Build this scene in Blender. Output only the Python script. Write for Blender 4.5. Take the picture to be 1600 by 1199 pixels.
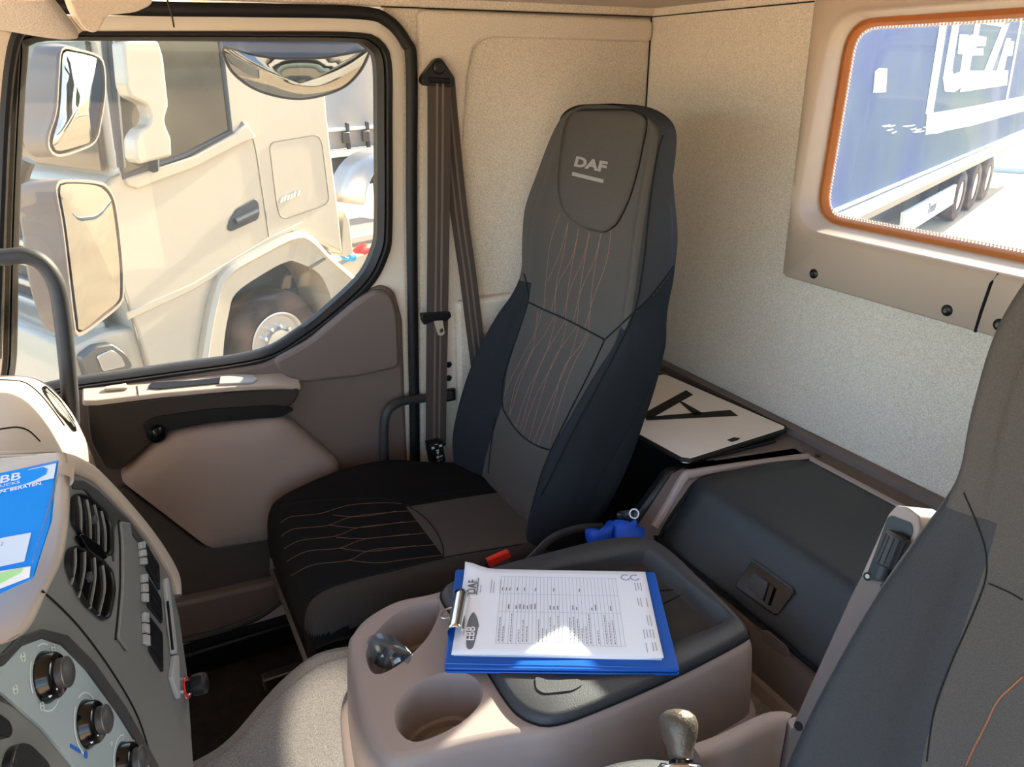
import bpy, bmesh, math, random
from mathutils import Vector, Matrix
from mathutils.bvhtree import BVHTree
random.seed(7)
for _o in list(bpy.data.objects):
    bpy.data.objects.remove(_o)
SC = bpy.context.scene
COL = SC.collection
V = Vector

# ------------------------------------------------------------------ camera
# world: x = truck rearwards, y = towards the passenger door, z up; camera eye at the origin
PITCH, YAW, FPX = math.radians(22.0762), math.radians(27.5269), 1202.0
HD = V((math.sin(YAW), math.cos(YAW), 0)); RT = V((math.cos(YAW), -math.sin(YAW), 0)); UPZ = V((0, 0, 1))
FW = HD * math.cos(PITCH) - UPZ * math.sin(PITCH)
UP = HD * math.sin(PITCH) + UPZ * math.cos(PITCH)
cam = bpy.data.cameras.new('camera'); cam.sensor_width = 36.0; cam.lens = 36.0 * FPX / 1600.0
cam.clip_start = 0.02; cam.clip_end = 400
camo = bpy.data.objects.new('camera', cam); COL.objects.link(camo)
camo.matrix_world = Matrix(((RT.x, UP.x, -FW.x, 0), (RT.y, UP.y, -FW.y, 0), (RT.z, UP.z, -FW.z, 0), (0, 0, 0, 1)))
SC.camera = camo

# ------------------------------------------------------------------ light
SUN_AZ, SUN_EL = math.radians(66.3), math.radians(26.5)
SUN = V((math.sin(SUN_AZ) * math.cos(SUN_EL), math.cos(SUN_AZ) * math.cos(SUN_EL), math.sin(SUN_EL)))
W = bpy.data.worlds.new('sky'); SC.world = W; W.use_nodes = True
_n = W.node_tree.nodes; _n.clear()
_sky = _n.new('ShaderNodeTexSky'); _sky.sky_type = 'NISHITA'; _sky.sun_disc = False
_sky.sun_elevation = SUN_EL; _sky.sun_rotation = SUN_AZ
_sky.air_density = 1.0; _sky.dust_density = 2.0; _sky.ozone_density = 1.0
_bg = _n.new('ShaderNodeBackground'); _bg.inputs['Strength'].default_value = 0.36
_wo = _n.new('ShaderNodeOutputWorld')
W.node_tree.links.new(_sky.outputs[0], _bg.inputs[0]); W.node_tree.links.new(_bg.outputs[0], _wo.inputs[0])
sl = bpy.data.lights.new('sun', 'SUN'); sl.energy = 12.5; sl.angle = math.radians(0.53); sl.color = (1.0, 0.86, 0.66)
slo = bpy.data.objects.new('sun', sl); COL.objects.link(slo)
slo.rotation_euler = (-SUN).to_track_quat('-Z', 'Y').to_euler(); slo.location = SUN * 30
# added spot, standing in for sunlight thrown back by an unseen vehicle's mirror
rl_ = bpy.data.lights.new('reflected_sun_standin', 'SPOT'); rl_.energy = 850; rl_.color = (1.0, 0.87, 0.68); rl_.shadow_soft_size = 0.02
rl_.spot_blend = 0.06; rl_.spot_size = math.radians(1.8)
rlo = bpy.data.objects.new('reflected_sun_standin', rl_); COL.objects.link(rlo)
vs = SC.view_settings
SC.display_settings.display_device = 'sRGB'
vs.view_transform = 'Standard'; vs.look = 'None'; vs.gamma = 1.0; vs.use_curve_mapping = False
vs.exposure = 1.8

# ------------------------------------------------------------------ pixel -> point helpers (photo frame 1600x1199)
def ray(u, v): return FW * FPX + RT * (u - 800) - UP * (v - 599.5)
def PX(u, v, x): d = ray(u, v); return d * (x / d.x)
def PY(u, v, y): d = ray(u, v); return d * (y / d.y)
def PZ(u, v, z): d = ray(u, v); return d * (z / d.z)
def PW(u, v, w): return ray(u, v) * (w / FPX)
def PP(u, v, p, n): d = ray(u, v); return d * (p.dot(n) / d.dot(n))

# ------------------------------------------------------------------ materials
def s2l(c): return c / 12.92 if c <= 0.04045 else ((c + 0.055) / 1.055) ** 2.4
def hexc(h): h = h.lstrip('#'); return tuple(s2l(int(h[i:i + 2], 16) / 255) for i in (0, 2, 4)) + (1.0,)
MATS = {}
def mat(name, col, rough=0.6, metal=0.0, spec=0.4, bump=0.0, scale=400.0, var=0.0, vscale=8.0, col2=None, weave=False, coat=0.0, detail=3.0):
    m = bpy.data.materials.new(name); m.use_nodes = True; MATS[name] = m
    nt = m.node_tree; b = nt.nodes['Principled BSDF']; L = nt.links
    c = hexc(col)
    b.inputs['Base Color'].default_value = c
    b.inputs['Roughness'].default_value = rough; b.inputs['Metallic'].default_value = metal
    b.inputs['Specular IOR Level'].default_value = spec
    if coat: b.inputs['Coat Weight'].default_value = coat; b.inputs['Coat Roughness'].default_value = 0.05
    tc = nt.nodes.new('ShaderNodeTexCoord')
    if var or col2:
        nz = nt.nodes.new('ShaderNodeTexNoise'); nz.inputs['Scale'].default_value = vscale; nz.inputs['Detail'].default_value = detail
        L.new(tc.outputs['Object'], nz.inputs['Vector'])
        rp = nt.nodes.new('ShaderNodeValToRGB')
        c2 = hexc(col2) if col2 else tuple(min(1, x * (1 + var)) for x in c[:3]) + (1,)
        c1 = c if col2 else tuple(x * (1 - var) for x in c[:3]) + (1,)
        rp.color_ramp.elements[0].position = 0.36; rp.color_ramp.elements[1].position = 0.64
        rp.color_ramp.elements[0].color = c1; rp.color_ramp.elements[1].color = c2
        L.new(nz.outputs['Fac'], rp.inputs['Fac']); L.new(rp.outputs['Color'], b.inputs['Base Color'])
    if bump:
        bz = nt.nodes.new('ShaderNodeTexNoise'); bz.inputs['Scale'].default_value = scale; bz.inputs['Detail'].default_value = 2.0
        if weave:
            bz = nt.nodes.new('ShaderNodeTexVoronoi'); bz.inputs['Scale'].default_value = scale
        L.new(tc.outputs['Object'], bz.inputs['Vector'])
        bp = nt.nodes.new('ShaderNodeBump'); bp.inputs['Strength'].default_value = bump; bp.inputs['Distance'].default_value = 0.002
        L.new(bz.outputs[0], bp.inputs['Height']); L.new(bp.outputs['Normal'], b.inputs['Normal'])
    return m

def glass_mat(name, tint, gloss=0.06, haze=0.0, hazecol='#c8d4e0', fac_noise=0.0):
    m = bpy.data.materials.new(name); m.use_nodes = True; nt = m.node_tree; N = nt.nodes; L = nt.links; N.clear()
    out = N.new('ShaderNodeOutputMaterial'); tr = N.new('ShaderNodeBsdfTransparent'); gl = N.new('ShaderNodeBsdfGlossy')
    tr.inputs['Color'].default_value = hexc(tint); gl.inputs['Roughness'].default_value = 0.02
    lw = N.new('ShaderNodeLayerWeight'); lw.inputs['Blend'].default_value = 0.5
    pw = N.new('ShaderNodeMath'); pw.operation = 'POWER'; pw.inputs[1].default_value = 5.0; L.new(lw.outputs['Facing'], pw.inputs[0])
    fr = N.new('ShaderNodeMath'); fr.operation = 'MULTIPLY_ADD'; fr.inputs[1].default_value = 0.85; fr.inputs[2].default_value = 0.02 + gloss * 0.3; L.new(pw.outputs[0], fr.inputs[0])
    mx = N.new('ShaderNodeMixShader'); L.new(fr.outputs[0], mx.inputs[0]); L.new(tr.outputs[0], mx.inputs[1]); L.new(gl.outputs[0], mx.inputs[2])
    last = mx
    if haze:
        # dusty film: streaky diffuse scattering on the pane
        df = N.new('ShaderNodeBsdfTranslucent'); df.inputs['Color'].default_value = hexc(hazecol)
        d2 = N.new('ShaderNodeBsdfDiffuse'); d2.inputs['Color'].default_value = hexc(hazecol)
        ad = N.new('ShaderNodeMixShader'); ad.inputs[0].default_value = 0.4; L.new(df.outputs[0], ad.inputs[1]); L.new(d2.outputs[0], ad.inputs[2])
        tc = N.new('ShaderNodeTexCoord'); mp = N.new('ShaderNodeMapping'); mp.inputs['Scale'].default_value = (1, 60, 4)
        nz = N.new('ShaderNodeTexNoise'); nz.inputs['Scale'].default_value = 3.0; nz.inputs['Detail'].default_value = 4
        L.new(tc.outputs['Object'], mp.inputs[0]); L.new(mp.outputs[0], nz.inputs['Vector'])
        mr = N.new('ShaderNodeMapRange'); mr.inputs[1].default_value = 0.3; mr.inputs[2].default_value = 0.7
        mr.inputs[3].default_value = haze * 0.6; mr.inputs[4].default_value = haze * 1.4
        L.new(nz.outputs['Fac'], mr.inputs[0])
        m2 = N.new('ShaderNodeMixShader'); L.new(mr.outputs[0], m2.inputs[0]); L.new(mx.outputs[0], m2.inputs[1]); L.new(ad.outputs[0], m2.inputs[2]); last = m2
    L.new(last.outputs[0], out.inputs[0]); MATS[name] = m
    return m

mat('lining', '#e8dfd1', 0.95, bump=0.7, scale=420, col2='#c8bdaf', vscale=500, detail=2)
mat('headliner', '#c8bcae', 0.95, bump=0.5, scale=500, var=0.06, vscale=300)
mat('taupe', '#9a8b84', 0.55, bump=0.12, scale=900)
mat('taupe_dark', '#6f635d', 0.55, bump=0.15, scale=900)
mat('taupe_light', '#b5a89a', 0.5, bump=0.1, scale=900)
mat('window_panel', '#b8a797', 0.5, bump=0.08, scale=900)
mat('charcoal', '#3a3b3d', 0.5, bump=0.25, scale=700)
mat('fascia', '#757675', 0.45, bump=0.15, scale=900)
mat('knob_panel', '#9dabb0', 0.4)
mat('black_plastic', '#17181a', 0.38, bump=0.08, scale=800)
mat('black_gloss', '#0c0c0e', 0.15)
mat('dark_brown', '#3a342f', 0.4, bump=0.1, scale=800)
mat('locker_lid', '#2f3438', 0.42, bump=0.35, scale=650)
mat('rubber', '#101113', 0.55)
mat('seal', '#191614', 0.5)
mat('white_paint', '#e6e0d6', 0.3, coat=0.5)
mat('door_paint', '#ece4d8', 0.35, coat=0.3)
mat('seat_grey', '#4f4c49', 0.92, spec=0.12, bump=0.5, scale=900, var=0.10, vscale=700)
mat('seat_side', '#3a3c3f', 0.92, spec=0.12, bump=0.4, scale=900, var=0.08, vscale=700)
mat('seat_wing', '#25292d', 0.9, spec=0.12, bump=0.4, scale=1000, var=0.12, vscale=800)
mat('seat_black', '#161515', 0.92, spec=0.12, bump=0.5, scale=900, var=0.12, vscale=800)
mat('seat_mid', '#3b3836', 0.92, spec=0.12, bump=0.5, scale=900, var=0.10, vscale=700)
mat('seam', '#0c0c0d', 0.9)
mat('stitch', '#8f6a58', 0.8)
mat('stitch_dark', '#6e4e3e', 0.8)
mat('brown_mid', '#4c4540', 0.5, bump=0.1, scale=800)
mat('stitch_bright', '#c07a52', 0.8)
mat('logo_grey', '#8d8a85', 0.8)
mat('webbing', '#4a413c', 0.75, bump=0.4, scale=900)
mat('webbing_light', '#6e635c', 0.7, bump=0.4, scale=900)
mat('red', '#e0301e', 0.35)
mat('metal', '#c9c6c0', 0.25, metal=1.0)
mat('chrome', '#e8e8e8', 0.08, metal=1.0)
mat('steel_dark', '#6b6a68', 0.4, metal=0.8)
mat('mirror', '#8d8f8e', 0.01, metal=1.0)
mat('carpet', '#b0ada8', 1.0, bump=0.9, scale=900, col2='#7f7c79', vscale=650, detail=2)
mat('floor_mat', '#201f1e', 0.9, bump=1.0, scale=60, var=0.3, vscale=30)
mat('paper', '#eef3fc', 0.7)
mat('print', '#6c7078', 0.8)
mat('print_light', '#a4a9b4', 0.8)
mat('folder_blue', '#1257b4', 0.3, bump=0.05, scale=300)
mat('folder_bright', '#0f8cf0', 0.4)
mat('cloth_blue', '#0a4fc4', 0.6, bump=0.3, scale=60)
mat('folder_pale', '#c9dcf4', 0.5)
mat('highlighter', '#a8e6a0', 0.6)
mat('board_white', '#ece4da', 0.45)
mat('board_black', '#15130f', 0.6)
mat('seal_orange', '#b06a34', 0.55)
mat('frit_white', '#f0e6dc', 0.6)
mat('symbol', '#d8e2e2', 0.5)
mat('switch_grey', '#a6a9aa', 0.5)
mat('red_dot', '#e04030', 0.5)
mat('blue_dot', '#2060d0', 0.5)
mat('silver_lit', '#d5c8b4', 0.35, metal=0.4)
mat('knob_bronze', '#564d42', 0.42, metal=0.35, bump=0.5, scale=260)
# outside
mat('truck_white', '#b9b09e', 0.28, coat=0.6)
mat('truck_gap_line', '#7d7567', 0.8)  # grey-tan joint lines between the cab panels
mat('truck_glass', '#2c2c28', 0.06, spec=0.8, col2='#4b4a40', vscale=1.6)
mat('truck_grey', '#3d4046', 0.6)
mat('arch_black', '#3b4048', 0.8)
mat('tyre', '#332e2c', 0.85, bump=0.4, scale=80, col2='#6a564a', vscale=3)
mat('rim', '#c4c2bf', 0.35, metal=0.7)
mat('tarp_grey', '#b4aca2', 0.6, col2='#8f949b', vscale=0.9)
mat('tarp_blue', '#24407c', 0.75, col2='#4e6468', vscale=0.22, spec=0.15)
mat('letter_white', '#f4f2ea', 0.5)
mat('ground', '#d0b48f', 0.95, bump=0.5, scale=6, col2='#bda482', vscale=0.7)
mat('guard_white', '#dfe6e6', 0.4)
mat('under_dark', '#35383a', 0.8)
mat('leaf', '#6c7a3c', 0.9, col2='#39482a', vscale=1.2)
mat('leaf_dry', '#9a8a4c', 0.9, col2='#5c6236', vscale=1.2)
mat('bark', '#4c3d30', 0.9)
mat('wall_cream', '#d8cfae', 0.85)
mat('wall_teal', '#6fa6a4', 0.7)
mat('roof_brown', '#6a4a3c', 0.85)
mat('blue_paint', '#3e7ec0', 0.35)
mat('orange', '#e07a30', 0.5)
mat('coupling_blue', '#3f9fd8', 0.5)
glass_mat('door_glass', '#dadbd9', 0.01, haze=0.015)
glass_mat('rear_glass', '#dce2e6', 0.03, haze=0.014, hazecol='#b4c6e6')
glass_mat('bag_film', '#d8e4ea', 0.35, haze=0.06)
glass_mat('clear_tube', '#e8eef0', 0.3, haze=0.1)

# ------------------------------------------------------------------ object helpers
LOC = {}
def put(o, mats, parent=None):
    for m in (mats if isinstance(mats, (list, tuple)) else [mats]):
        o.data.materials.append(MATS[m])
    COL.objects.link(o)
    if parent is not None:
        o.parent = parent
        o.location = V(o.location) - LOC[parent.name]
        LOC[o.name] = V(o.location) + LOC[parent.name]
    else:
        LOC[o.name] = V(o.location)
    return o
def mesh(name, verts, faces, mats, parent=None, smooth=35, bevel=0.0, seg=2, sub=0, fm=None, base=False, solid=0.0):
    vs_ = [V(p) for p in verts]
    lo = V((min(p.x for p in vs_), min(p.y for p in vs_), min(p.z for p in vs_))); hi = V((max(p.x for p in vs_), max(p.y for p in vs_), max(p.z for p in vs_)))
    c = (lo + hi) / 2
    if base: c.z = lo.z
    me = bpy.data.meshes.new(name)
    me.from_pydata([p - c for p in vs_], [], faces)
    if fm:
        for p, i in zip(me.polygons, fm): p.material_index = i
    bm = bmesh.new(); bm.from_mesh(me); bmesh.ops.recalc_face_normals(bm, faces=bm.faces); bm.to_mesh(me); bm.free()
    if smooth:
        for p in me.polygons: p.use_smooth = True
        if smooth < 180: me.set_sharp_from_angle(angle=math.radians(smooth))
    o = bpy.data.objects.new(name, me); o.location = c
    if solid:
        md = o.modifiers.new('solid', 'SOLIDIFY'); md.thickness = solid; md.offset = -1
    if bevel:
        md = o.modifiers.new('bevel', 'BEVEL'); md.width = bevel; md.segments = seg; md.limit_method = 'ANGLE'; md.angle_limit = math.radians(40)
    if sub:
        md = o.modifiers.new('sub', 'SUBSURF'); md.levels = sub; md.render_levels = sub
    return put(o, mats, parent)
def empty(name, loc, label=None, cat=None, group=None, kind=None, parent=None):
    o = bpy.data.objects.new(name, None); o.location = loc; o.empty_display_size = 0.05; COL.objects.link(o)
    if parent is not None:
        o.parent = parent; o.location = V(loc) - LOC[parent.name]
    LOC[o.name] = V(loc)
    return tag(o, label, cat, group, kind)
def tag(o, label=None, cat=None, group=None, kind=None):
    if label: o['label'] = label
    if cat: o['category'] = cat
    if group: o['group'] = group
    if kind: o['kind'] = kind
    return o
class B:
    """collects shapes into one mesh"""
    def __init__(s): s.v = []; s.f = []; s.m = []
    def add(s, vf, m=0):
        v, f = vf; n = len(s.v); s.v += [V(p) for p in v]; s.f += [[i + n for i in q] for q in f]; s.m += [m] * len(f); return s
    def build(s, name, mats, parent=None, **k): return mesh(name, s.v, s.f, mats, parent, fm=s.m, **k)

def prism(loop, vec):
    n = len(loop); vec = V(vec)
    v = [V(p) for p in loop] + [V(p) + vec for p in loop]
    f = [list(range(n))[::-1], list(range(n, 2 * n))] + [[i, (i + 1) % n, n + (i + 1) % n, n + i] for i in range(n)]
    return v, f
def loft(rows, closed=False, cap0=False, cap1=False, wrap=False):
    n = len(rows[0]); v = [V(p) for r in rows for p in r]; f = []
    R = len(rows)
    for i in range(R if wrap else R - 1):
        for j in range(n if closed else n - 1):
            a = i * n + j; b = i * n + (j + 1) % n; i2 = (i + 1) % R
            f.append([a, b, i2 * n + (j + 1) % n, i2 * n + j])
    if cap0: f.append(list(range(n))[::-1])
    if cap1: f.append([(R - 1) * n + j for j in range(n)])
    return v, f
def catmull(pts, k=6, closed=False):
    pts = [V(p) for p in pts]; n = len(pts); out = []
    rng = range(n) if closed else range(n - 1)
    for i in rng:
        if closed: p0, p1, p2, p3 = pts[i - 1], pts[i], pts[(i + 1) % n], pts[(i + 2) % n]
        else: p0, p1, p2, p3 = pts[max(i - 1, 0)], pts[i], pts[i + 1], pts[min(i + 2, n - 1)]
        for j in range(k):
            t = j / k; t2 = t * t; t3 = t2 * t
            out.append(0.5 * ((2 * p1) + (p2 - p0) * t + (2 * p0 - 5 * p1 + 4 * p2 - p3) * t2 + (3 * p1 - p0 - 3 * p2 + p3) * t3))
    if not closed: out.append(pts[-1])
    return out
def tube(path, r, n=8, closed=False, caps=True, flat=None, rf=None):
    """round tube; flat=(normal vec, ratio) squashes the section along the vector"""
    path = [V(p) for p in path]; m = len(path); rows = []
    prev = None
    for i, p in enumerate(path):
        if closed: d = path[(i + 1) % m] - path[i - 1]
        else: d = path[min(i + 1, m - 1)] - path[max(i - 1, 0)]
        d = d.normalized() if d.length > 1e-9 else V((0, 0, 1))
        if prev is None:
            a = d.cross(V((0, 0, 1)));
            if a.length < 0.1: a = d.cross(V((0, 1, 0)))
            a.normalize()
        else:
            a = prev - d * prev.dot(d)
            a = a.normalized() if a.length > 1e-6 else d.orthogonal().normalized()
        prev = a; b = d.cross(a)
        rr = r * (rf(i / max(1, m - 1)) if rf else 1)
        ring = []
        for k in range(n):
            t = 2 * math.pi * k / n; q = a * (math.cos(t) * rr) + b * (math.sin(t) * rr)
            if flat: fn, ra = flat; fn = V(fn).normalized(); q = q - fn * q.dot(fn) * (1 - ra)
            ring.append(p + q)
        rows.append(ring)
    return loft(rows, closed=True, cap0=caps and not closed, cap1=caps and not closed, wrap=closed)
def band(path, side, thick, w):
    """flat strap: path points, side(i)->unit vector across, thickness vector, width"""
    rows = []
    for i, p in enumerate(path):
        s = side(i) if callable(side) else V(side); t = thick(i) if callable(thick) else V(thick)
        rows.append([p - s * w / 2 - t / 2, p + s * w / 2 - t / 2, p + s * w / 2 + t / 2, p - s * w / 2 + t / 2])
    return loft(rows, closed=True, cap0=True, cap1=True)
def lathe(prof, c=(0, 0, 0), ax=(0, 0, 1), n=24, caps=True):
    c = V(c); ax = V(ax).normalized(); a = ax.orthogonal().normalized(); b = ax.cross(a); rows = []
    for r, h in prof:
        rows.append([c + ax * h + (a * math.cos(2 * math.pi * k / n) + b * math.sin(2 * math.pi * k / n)) * max(r, 1e-5) for k in range(n)])
    return loft(rows, closed=True, cap0=caps, cap1=caps)
def box(c, s, rx=None):
    """rx: 3x3 Matrix columns"""
    c = V(c); h = V(s) / 2; v = []
    for dx in (-1, 1):
        for dy in (-1, 1):
            for dz in (-1, 1):
                q = V((dx * h.x, dy * h.y, dz * h.z)); v.append(c + (rx @ q if rx else q))
    f = [[0, 1, 3, 2], [4, 6, 7, 5], [0, 4, 5, 1], [2, 3, 7, 6], [0, 2, 6, 4], [1, 5, 7, 3]]
    return v, f
def basis(x, y):
    x = V(x).normalized(); z = x.cross(V(y)).normalized(); y = z.cross(x)
    return Matrix((x, y, z)).transposed()
def resample(loop, N):
    loop = [V(p) for p in loop]; n = len(loop); L = [0]
    for i in range(n): L.append(L[-1] + (loop[(i + 1) % n] - loop[i]).length)
    out = []; j = 0
    for k in range(N):
        d = L[-1] * k / N
        while L[j + 1] < d: j += 1
        seg = L[j + 1] - L[j]; t = (d - L[j]) / seg if seg > 0 else 0
        out.append(loop[j].lerp(loop[(j + 1) % n], t))
    return out
def rounded(pts, r, k=5):
    pts = [V(p) for p in pts]; n = len(pts); out = []
    for i in range(n):
        p = pts[i]; a = pts[i - 1] - p; b = pts[(i + 1) % n] - p
        rr = r[i] if isinstance(r, (list, tuple)) else r
        rr = min(rr, a.length * 0.49, b.length * 0.49)
        if rr <= 1e-6: out.append(p); continue
        p1 = p + a.normalized() * rr; p2 = p + b.normalized() * rr
        for j in range(k + 1):
            t = j / k; out.append(p1 * (1 - t) ** 2 + p * 2 * t * (1 - t) + p2 * t * t)
    return out
def ringprism(outer, inner, vec, N=120):
    o = resample(outer, N); i_ = resample(inner, N); vec = V(vec)
    return ringloops([o, i_, [p + vec for p in i_], [p + vec for p in o]])
def ringloops(loops):
    return loft(loops, closed=True, wrap=True)
def bvh(*objs):
    bpy.context.view_layer.update()
    dg = bpy.context.evaluated_depsgraph_get(); v = []; f = []
    for o in objs:
        e = o.evaluated_get(dg); me = e.to_mesh(); mw = e.matrix_world; n = len(v)
        v += [mw @ q.co for q in me.vertices]; f += [[i + n for i in p.vertices] for p in me.polygons]; e.to_mesh_clear()
    return BVHTree.FromPolygons(v, f)
def cast(bv, u, v, off=0.0):
    d = ray(u, v).normalized(); loc, nor, idx, dist = bv.ray_cast(V((0, 0, 0)), d)
    if loc is None: return None, None
    if nor.dot(d) > 0: nor = -nor
    return loc + nor * off, nor
def castline(bv, pts, off=0.0, k=8, smooth=True):
    """pixel polyline laid on a surface"""
    q = catmull([V((u, v, 0)) for u, v in pts], k) if smooth else [V((u, v, 0)) for u, v in pts]
    out = []
    for p in q:
        l, n = cast(bv, p.x, p.y, off)
        if l is not None: out.append(l)
    return out
def text(name, body, o, xd, yd, size, m, parent=None, extrude=0.0004, align='LEFT', shear=0.0, bold=0.0, xs=1.0):
    cu = bpy.data.curves.new(name, 'FONT'); cu.body = body; cu.size = size; cu.extrude = extrude / 1.0; cu.align_x = align; cu.shear = shear; cu.offset = bold * size
    cu.resolution_u = 3
    t = bpy.data.objects.new(name + '_tmp', cu); COL.objects.link(t); bpy.context.view_layer.update()
    dg = bpy.context.evaluated_depsgraph_get(); me = bpy.data.meshes.new_from_object(t.evaluated_get(dg))
    bpy.data.objects.remove(t); bpy.data.curves.remove(cu)
    R = basis(xd, yd); vs_ = [V(o) + R @ V((p.co.x * xs, p.co.y, p.co.z)) for p in me.vertices]; fs = [list(p.vertices) for p in me.polygons]
    bpy.data.meshes.remove(me)
    return mesh(name, vs_, fs, m, parent, smooth=0)
def stroke(pts, w, nrm, h=0.0006):
    """thin raised printed line along points lying on a surface of normal nrm"""
    pts = [V(p) for p in pts]; nrm = V(nrm).normalized()
    def side(i):
        d = pts[min(i + 1, len(pts) - 1)] - pts[max(i - 1, 0)]; return d.cross(nrm).normalized()
    return band(pts, side, nrm * h, w)
# ================================================================== SETTING: the cab shell
XR, YD, ZC, ZF = 1.33, 1.775, 0.130, -1.42      # rear wall, side wall, headliner edge, floor
GZ = -2.9
def struct(o): o['kind'] = 'structure'; return o
# floor with rubber mat relief
bm_ = B(); bm_.add(box((0.45, 0.78, ZF - 0.03), (2.0, 2.1, 0.06)))
struct(bm_.build('floor', 'floor_mat'))
# ceiling (headliner) - blocks the sky above
bm_ = B(); bm_.add(box((0.50, 0.80, ZC + 0.045), (1.80, 2.02, 0.05)))
struct(bm_.build('ceiling', 'headliner', bevel=0.01))
# ---- side wall: lining behind the door, header above it, lower sill
bm_ = B()
yo = YD + 0.06
def ywall(poly, y0, y1):
    lp = [V((x, y0, z)) for x, z in poly]; return prism(lp, (0, y1 - y0, 0))
bm_.add(ywall([(0.610, ZC), (1.40, ZC), (1.40, ZF), (0.58, ZF), (0.605, -0.9)], YD, yo))
bm_.add(ywall([(-0.6, ZC + 0.08), (1.40, ZC + 0.08), (1.40, ZC), (-0.6, ZC)], YD - 0.01, yo))
side = struct(bm_.build('wall_right', 'lining', bevel=0.004))
# raised pillar cover in the same fabric (soft step left of the seat)
pc = [PY(650, 14, YD), PY(1016, 29, YD), PY(1016, 66, YD), PY(765, 58, YD), PY(738, 72, YD), PY(728, 120, YD), PY(716, 300, YD), PY(722, 420, YD), PY(745, 492, YD), PY(764, 505, YD), PY(764, 800, YD), PY(654, 800, YD)]
pcl = rounded([V((p.x, YD - 0.014, p.z)) for p in pc], 0.02, 4)
mesh('trim_1', *prism(pcl, (0, 0.02, 0)), 'lining', bevel=0.011, seg=3)['kind'] = 'structure'
# ledge where the lower wall steps inward behind the seat
bm_ = B(); bm_.add(ywall([(0.748, -0.545), (1.33, -0.545), (1.33, -0.9), (0.748, -0.9)], YD - 0.035, YD + 0.01))
struct(bm_.build('trim_2', 'lining', bevel=0.012, seg=3))
# corner piping between side and rear lining
struct(B().add(tube([V((XR - 0.003, YD - 0.003, ZC)), V((XR - 0.003, YD - 0.003, -0.8))], 0.0018, 6)).build('trim_3', 'seam'))
# dark gap line between headliner and walls
struct(B().add(tube([V((0.60, YD - 0.012, ZC)), V((XR - 0.004, YD - 0.012, ZC)), V((XR - 0.004, 1.235, ZC))], 0.0014, 6)).build('trim_4', 'seam'))

# ---- rear wall with window
def xp(y, z, x=XR): return V((x, y, z))
YC = 0.78
WO = [(1.205, 0.100), (1.205, -0.312), (YC * 2 - 1.205, -0.312), (YC * 2 - 1.205, 0.100)]
# the frame edge leans with the photo: bottom corners slightly wider than the top ones
WO = [(1.188, 0.105), (1.212, -0.316), (2 * YC - 1.212, -0.316), (2 * YC - 1.188, 0.105)]
outer_open = rounded([xp(y, z, 1.315) for y, z in WO], 0.075, 8)
G = [(1.196, 0.092), (1.204, -0.300), (2 * YC - 1.204, -0.300), (2 * YC - 1.196, 0.092)]
glass_loop = rounded([xp(y, z, 1.40) for y, z in G], 0.06, 8)
def xloop(pts, x): return [V((x, p.y, p.z)) for p in pts]
# fabric wall: four slabs around the window hole
bm_ = B()
for y0, y1, z0, z1 in ((1.212, YD + .05, ZF, ZC + .06), (-0.35, 0.348, ZF, ZC + .06), (0.348, 1.212, ZF, -0.36), (0.348, 1.212, 0.118, ZC + 0.06)):
    bm_.add(box((XR + 0.045, (y0 + y1) / 2, (z0 + z1) / 2), (0.09, y1 - y0, z1 - z0)))
back = struct(bm_.build('wall_back', 'lining'))
# moulded window surround: panel face, rounded reveal
NW = 200
po = resample(rounded([xp(1.232, ZC + 0.02, 1.322), xp(1.219, -0.424, 1.322), xp(2 * YC - 1.219, -0.424, 1.322), xp(2 * YC - 1.232, ZC + 0.02, 1.322)], 0.004, 2), NW)
oo = resample(outer_open, NW); 
def shrink(loop, k, x):
    c = V((0, sum(p.y for p in loop) / len(loop), sum(p.z for p in loop) / len(loop))); out = []
    n = len(loop)
    for i, p in enumerate(loop):
        t = (loop[(i + 1) % n] - loop[i - 1]); nn = V((0, -t.z, t.y)).normalized()
        if nn.dot(V((0, c.y - p.y, c.z - p.z))) < 0: nn = -nn
        out.append(V((x, p.y + nn.y * k, p.z + nn.z * k)))
    return out
def start_align(loop):   # start every loop at its corner nearest (y max, z max)
    i = max(range(len(loop)), key=lambda i: loop[i].y + loop[i].z * 1.0); return loop[i:] + loop[:i]
po, oo = start_align(po), start_align(oo)
gl = start_align(resample(glass_loop, NW))
rows = [xloop(po, 1.335), xloop(po, 1.320), xloop(shrink(po, 0.004, 0), 1.316), xloop(shrink(oo, -0.012, 0), 1.3155), xloop(shrink(oo, -0.003, 0), 1.319), oo and xloop(shrink(oo, 0.002, 0), 1.328),
        xloop(shrink(gl, -0.004, 0), 1.392), xloop(gl, 1.395), xloop(shrink(gl, -0.03, 0), 1.397), xloop(shrink(po, 0.01, 0), 1.345)]
wroot = struct(empty('window_1', (1.33, YC, -0.42)))
surround = mesh('surround_panel', *loft(rows, closed=True, wrap=True), 'window_panel', wroot, smooth=50)
# orange-brown rubber seal and the pane
mesh('seal', *ringloops([xloop(shrink(gl, -0.006, 0), 1.386), xloop(shrink(gl, 0.004, 0), 1.384), xloop(shrink(gl, 0.010, 0), 1.392), xloop(shrink(gl, 0.010, 0), 1.400), xloop(shrink(gl, -0.006, 0), 1.400)]), 'seal_orange', wroot, smooth=50)
pane_loop = shrink(gl, 0.002, 0)
mesh('pane', *prism(xloop(pane_loop, 1.401), (0.005, 0, 0)), 'rear_glass', wroot, smooth=0)
bb = B(); dl = resample(shrink(gl, 0.0125, 1.3985), 330)
for p in dl: bb.add(box(p, (0.002, 0.0042, 0.0042), Matrix.Rotation(0.78, 3, 'X')))
tag(bb.build('dotted_edge', 'frit_white', wroot, smooth=0), 'white dotted edging printed around the glass')
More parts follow.
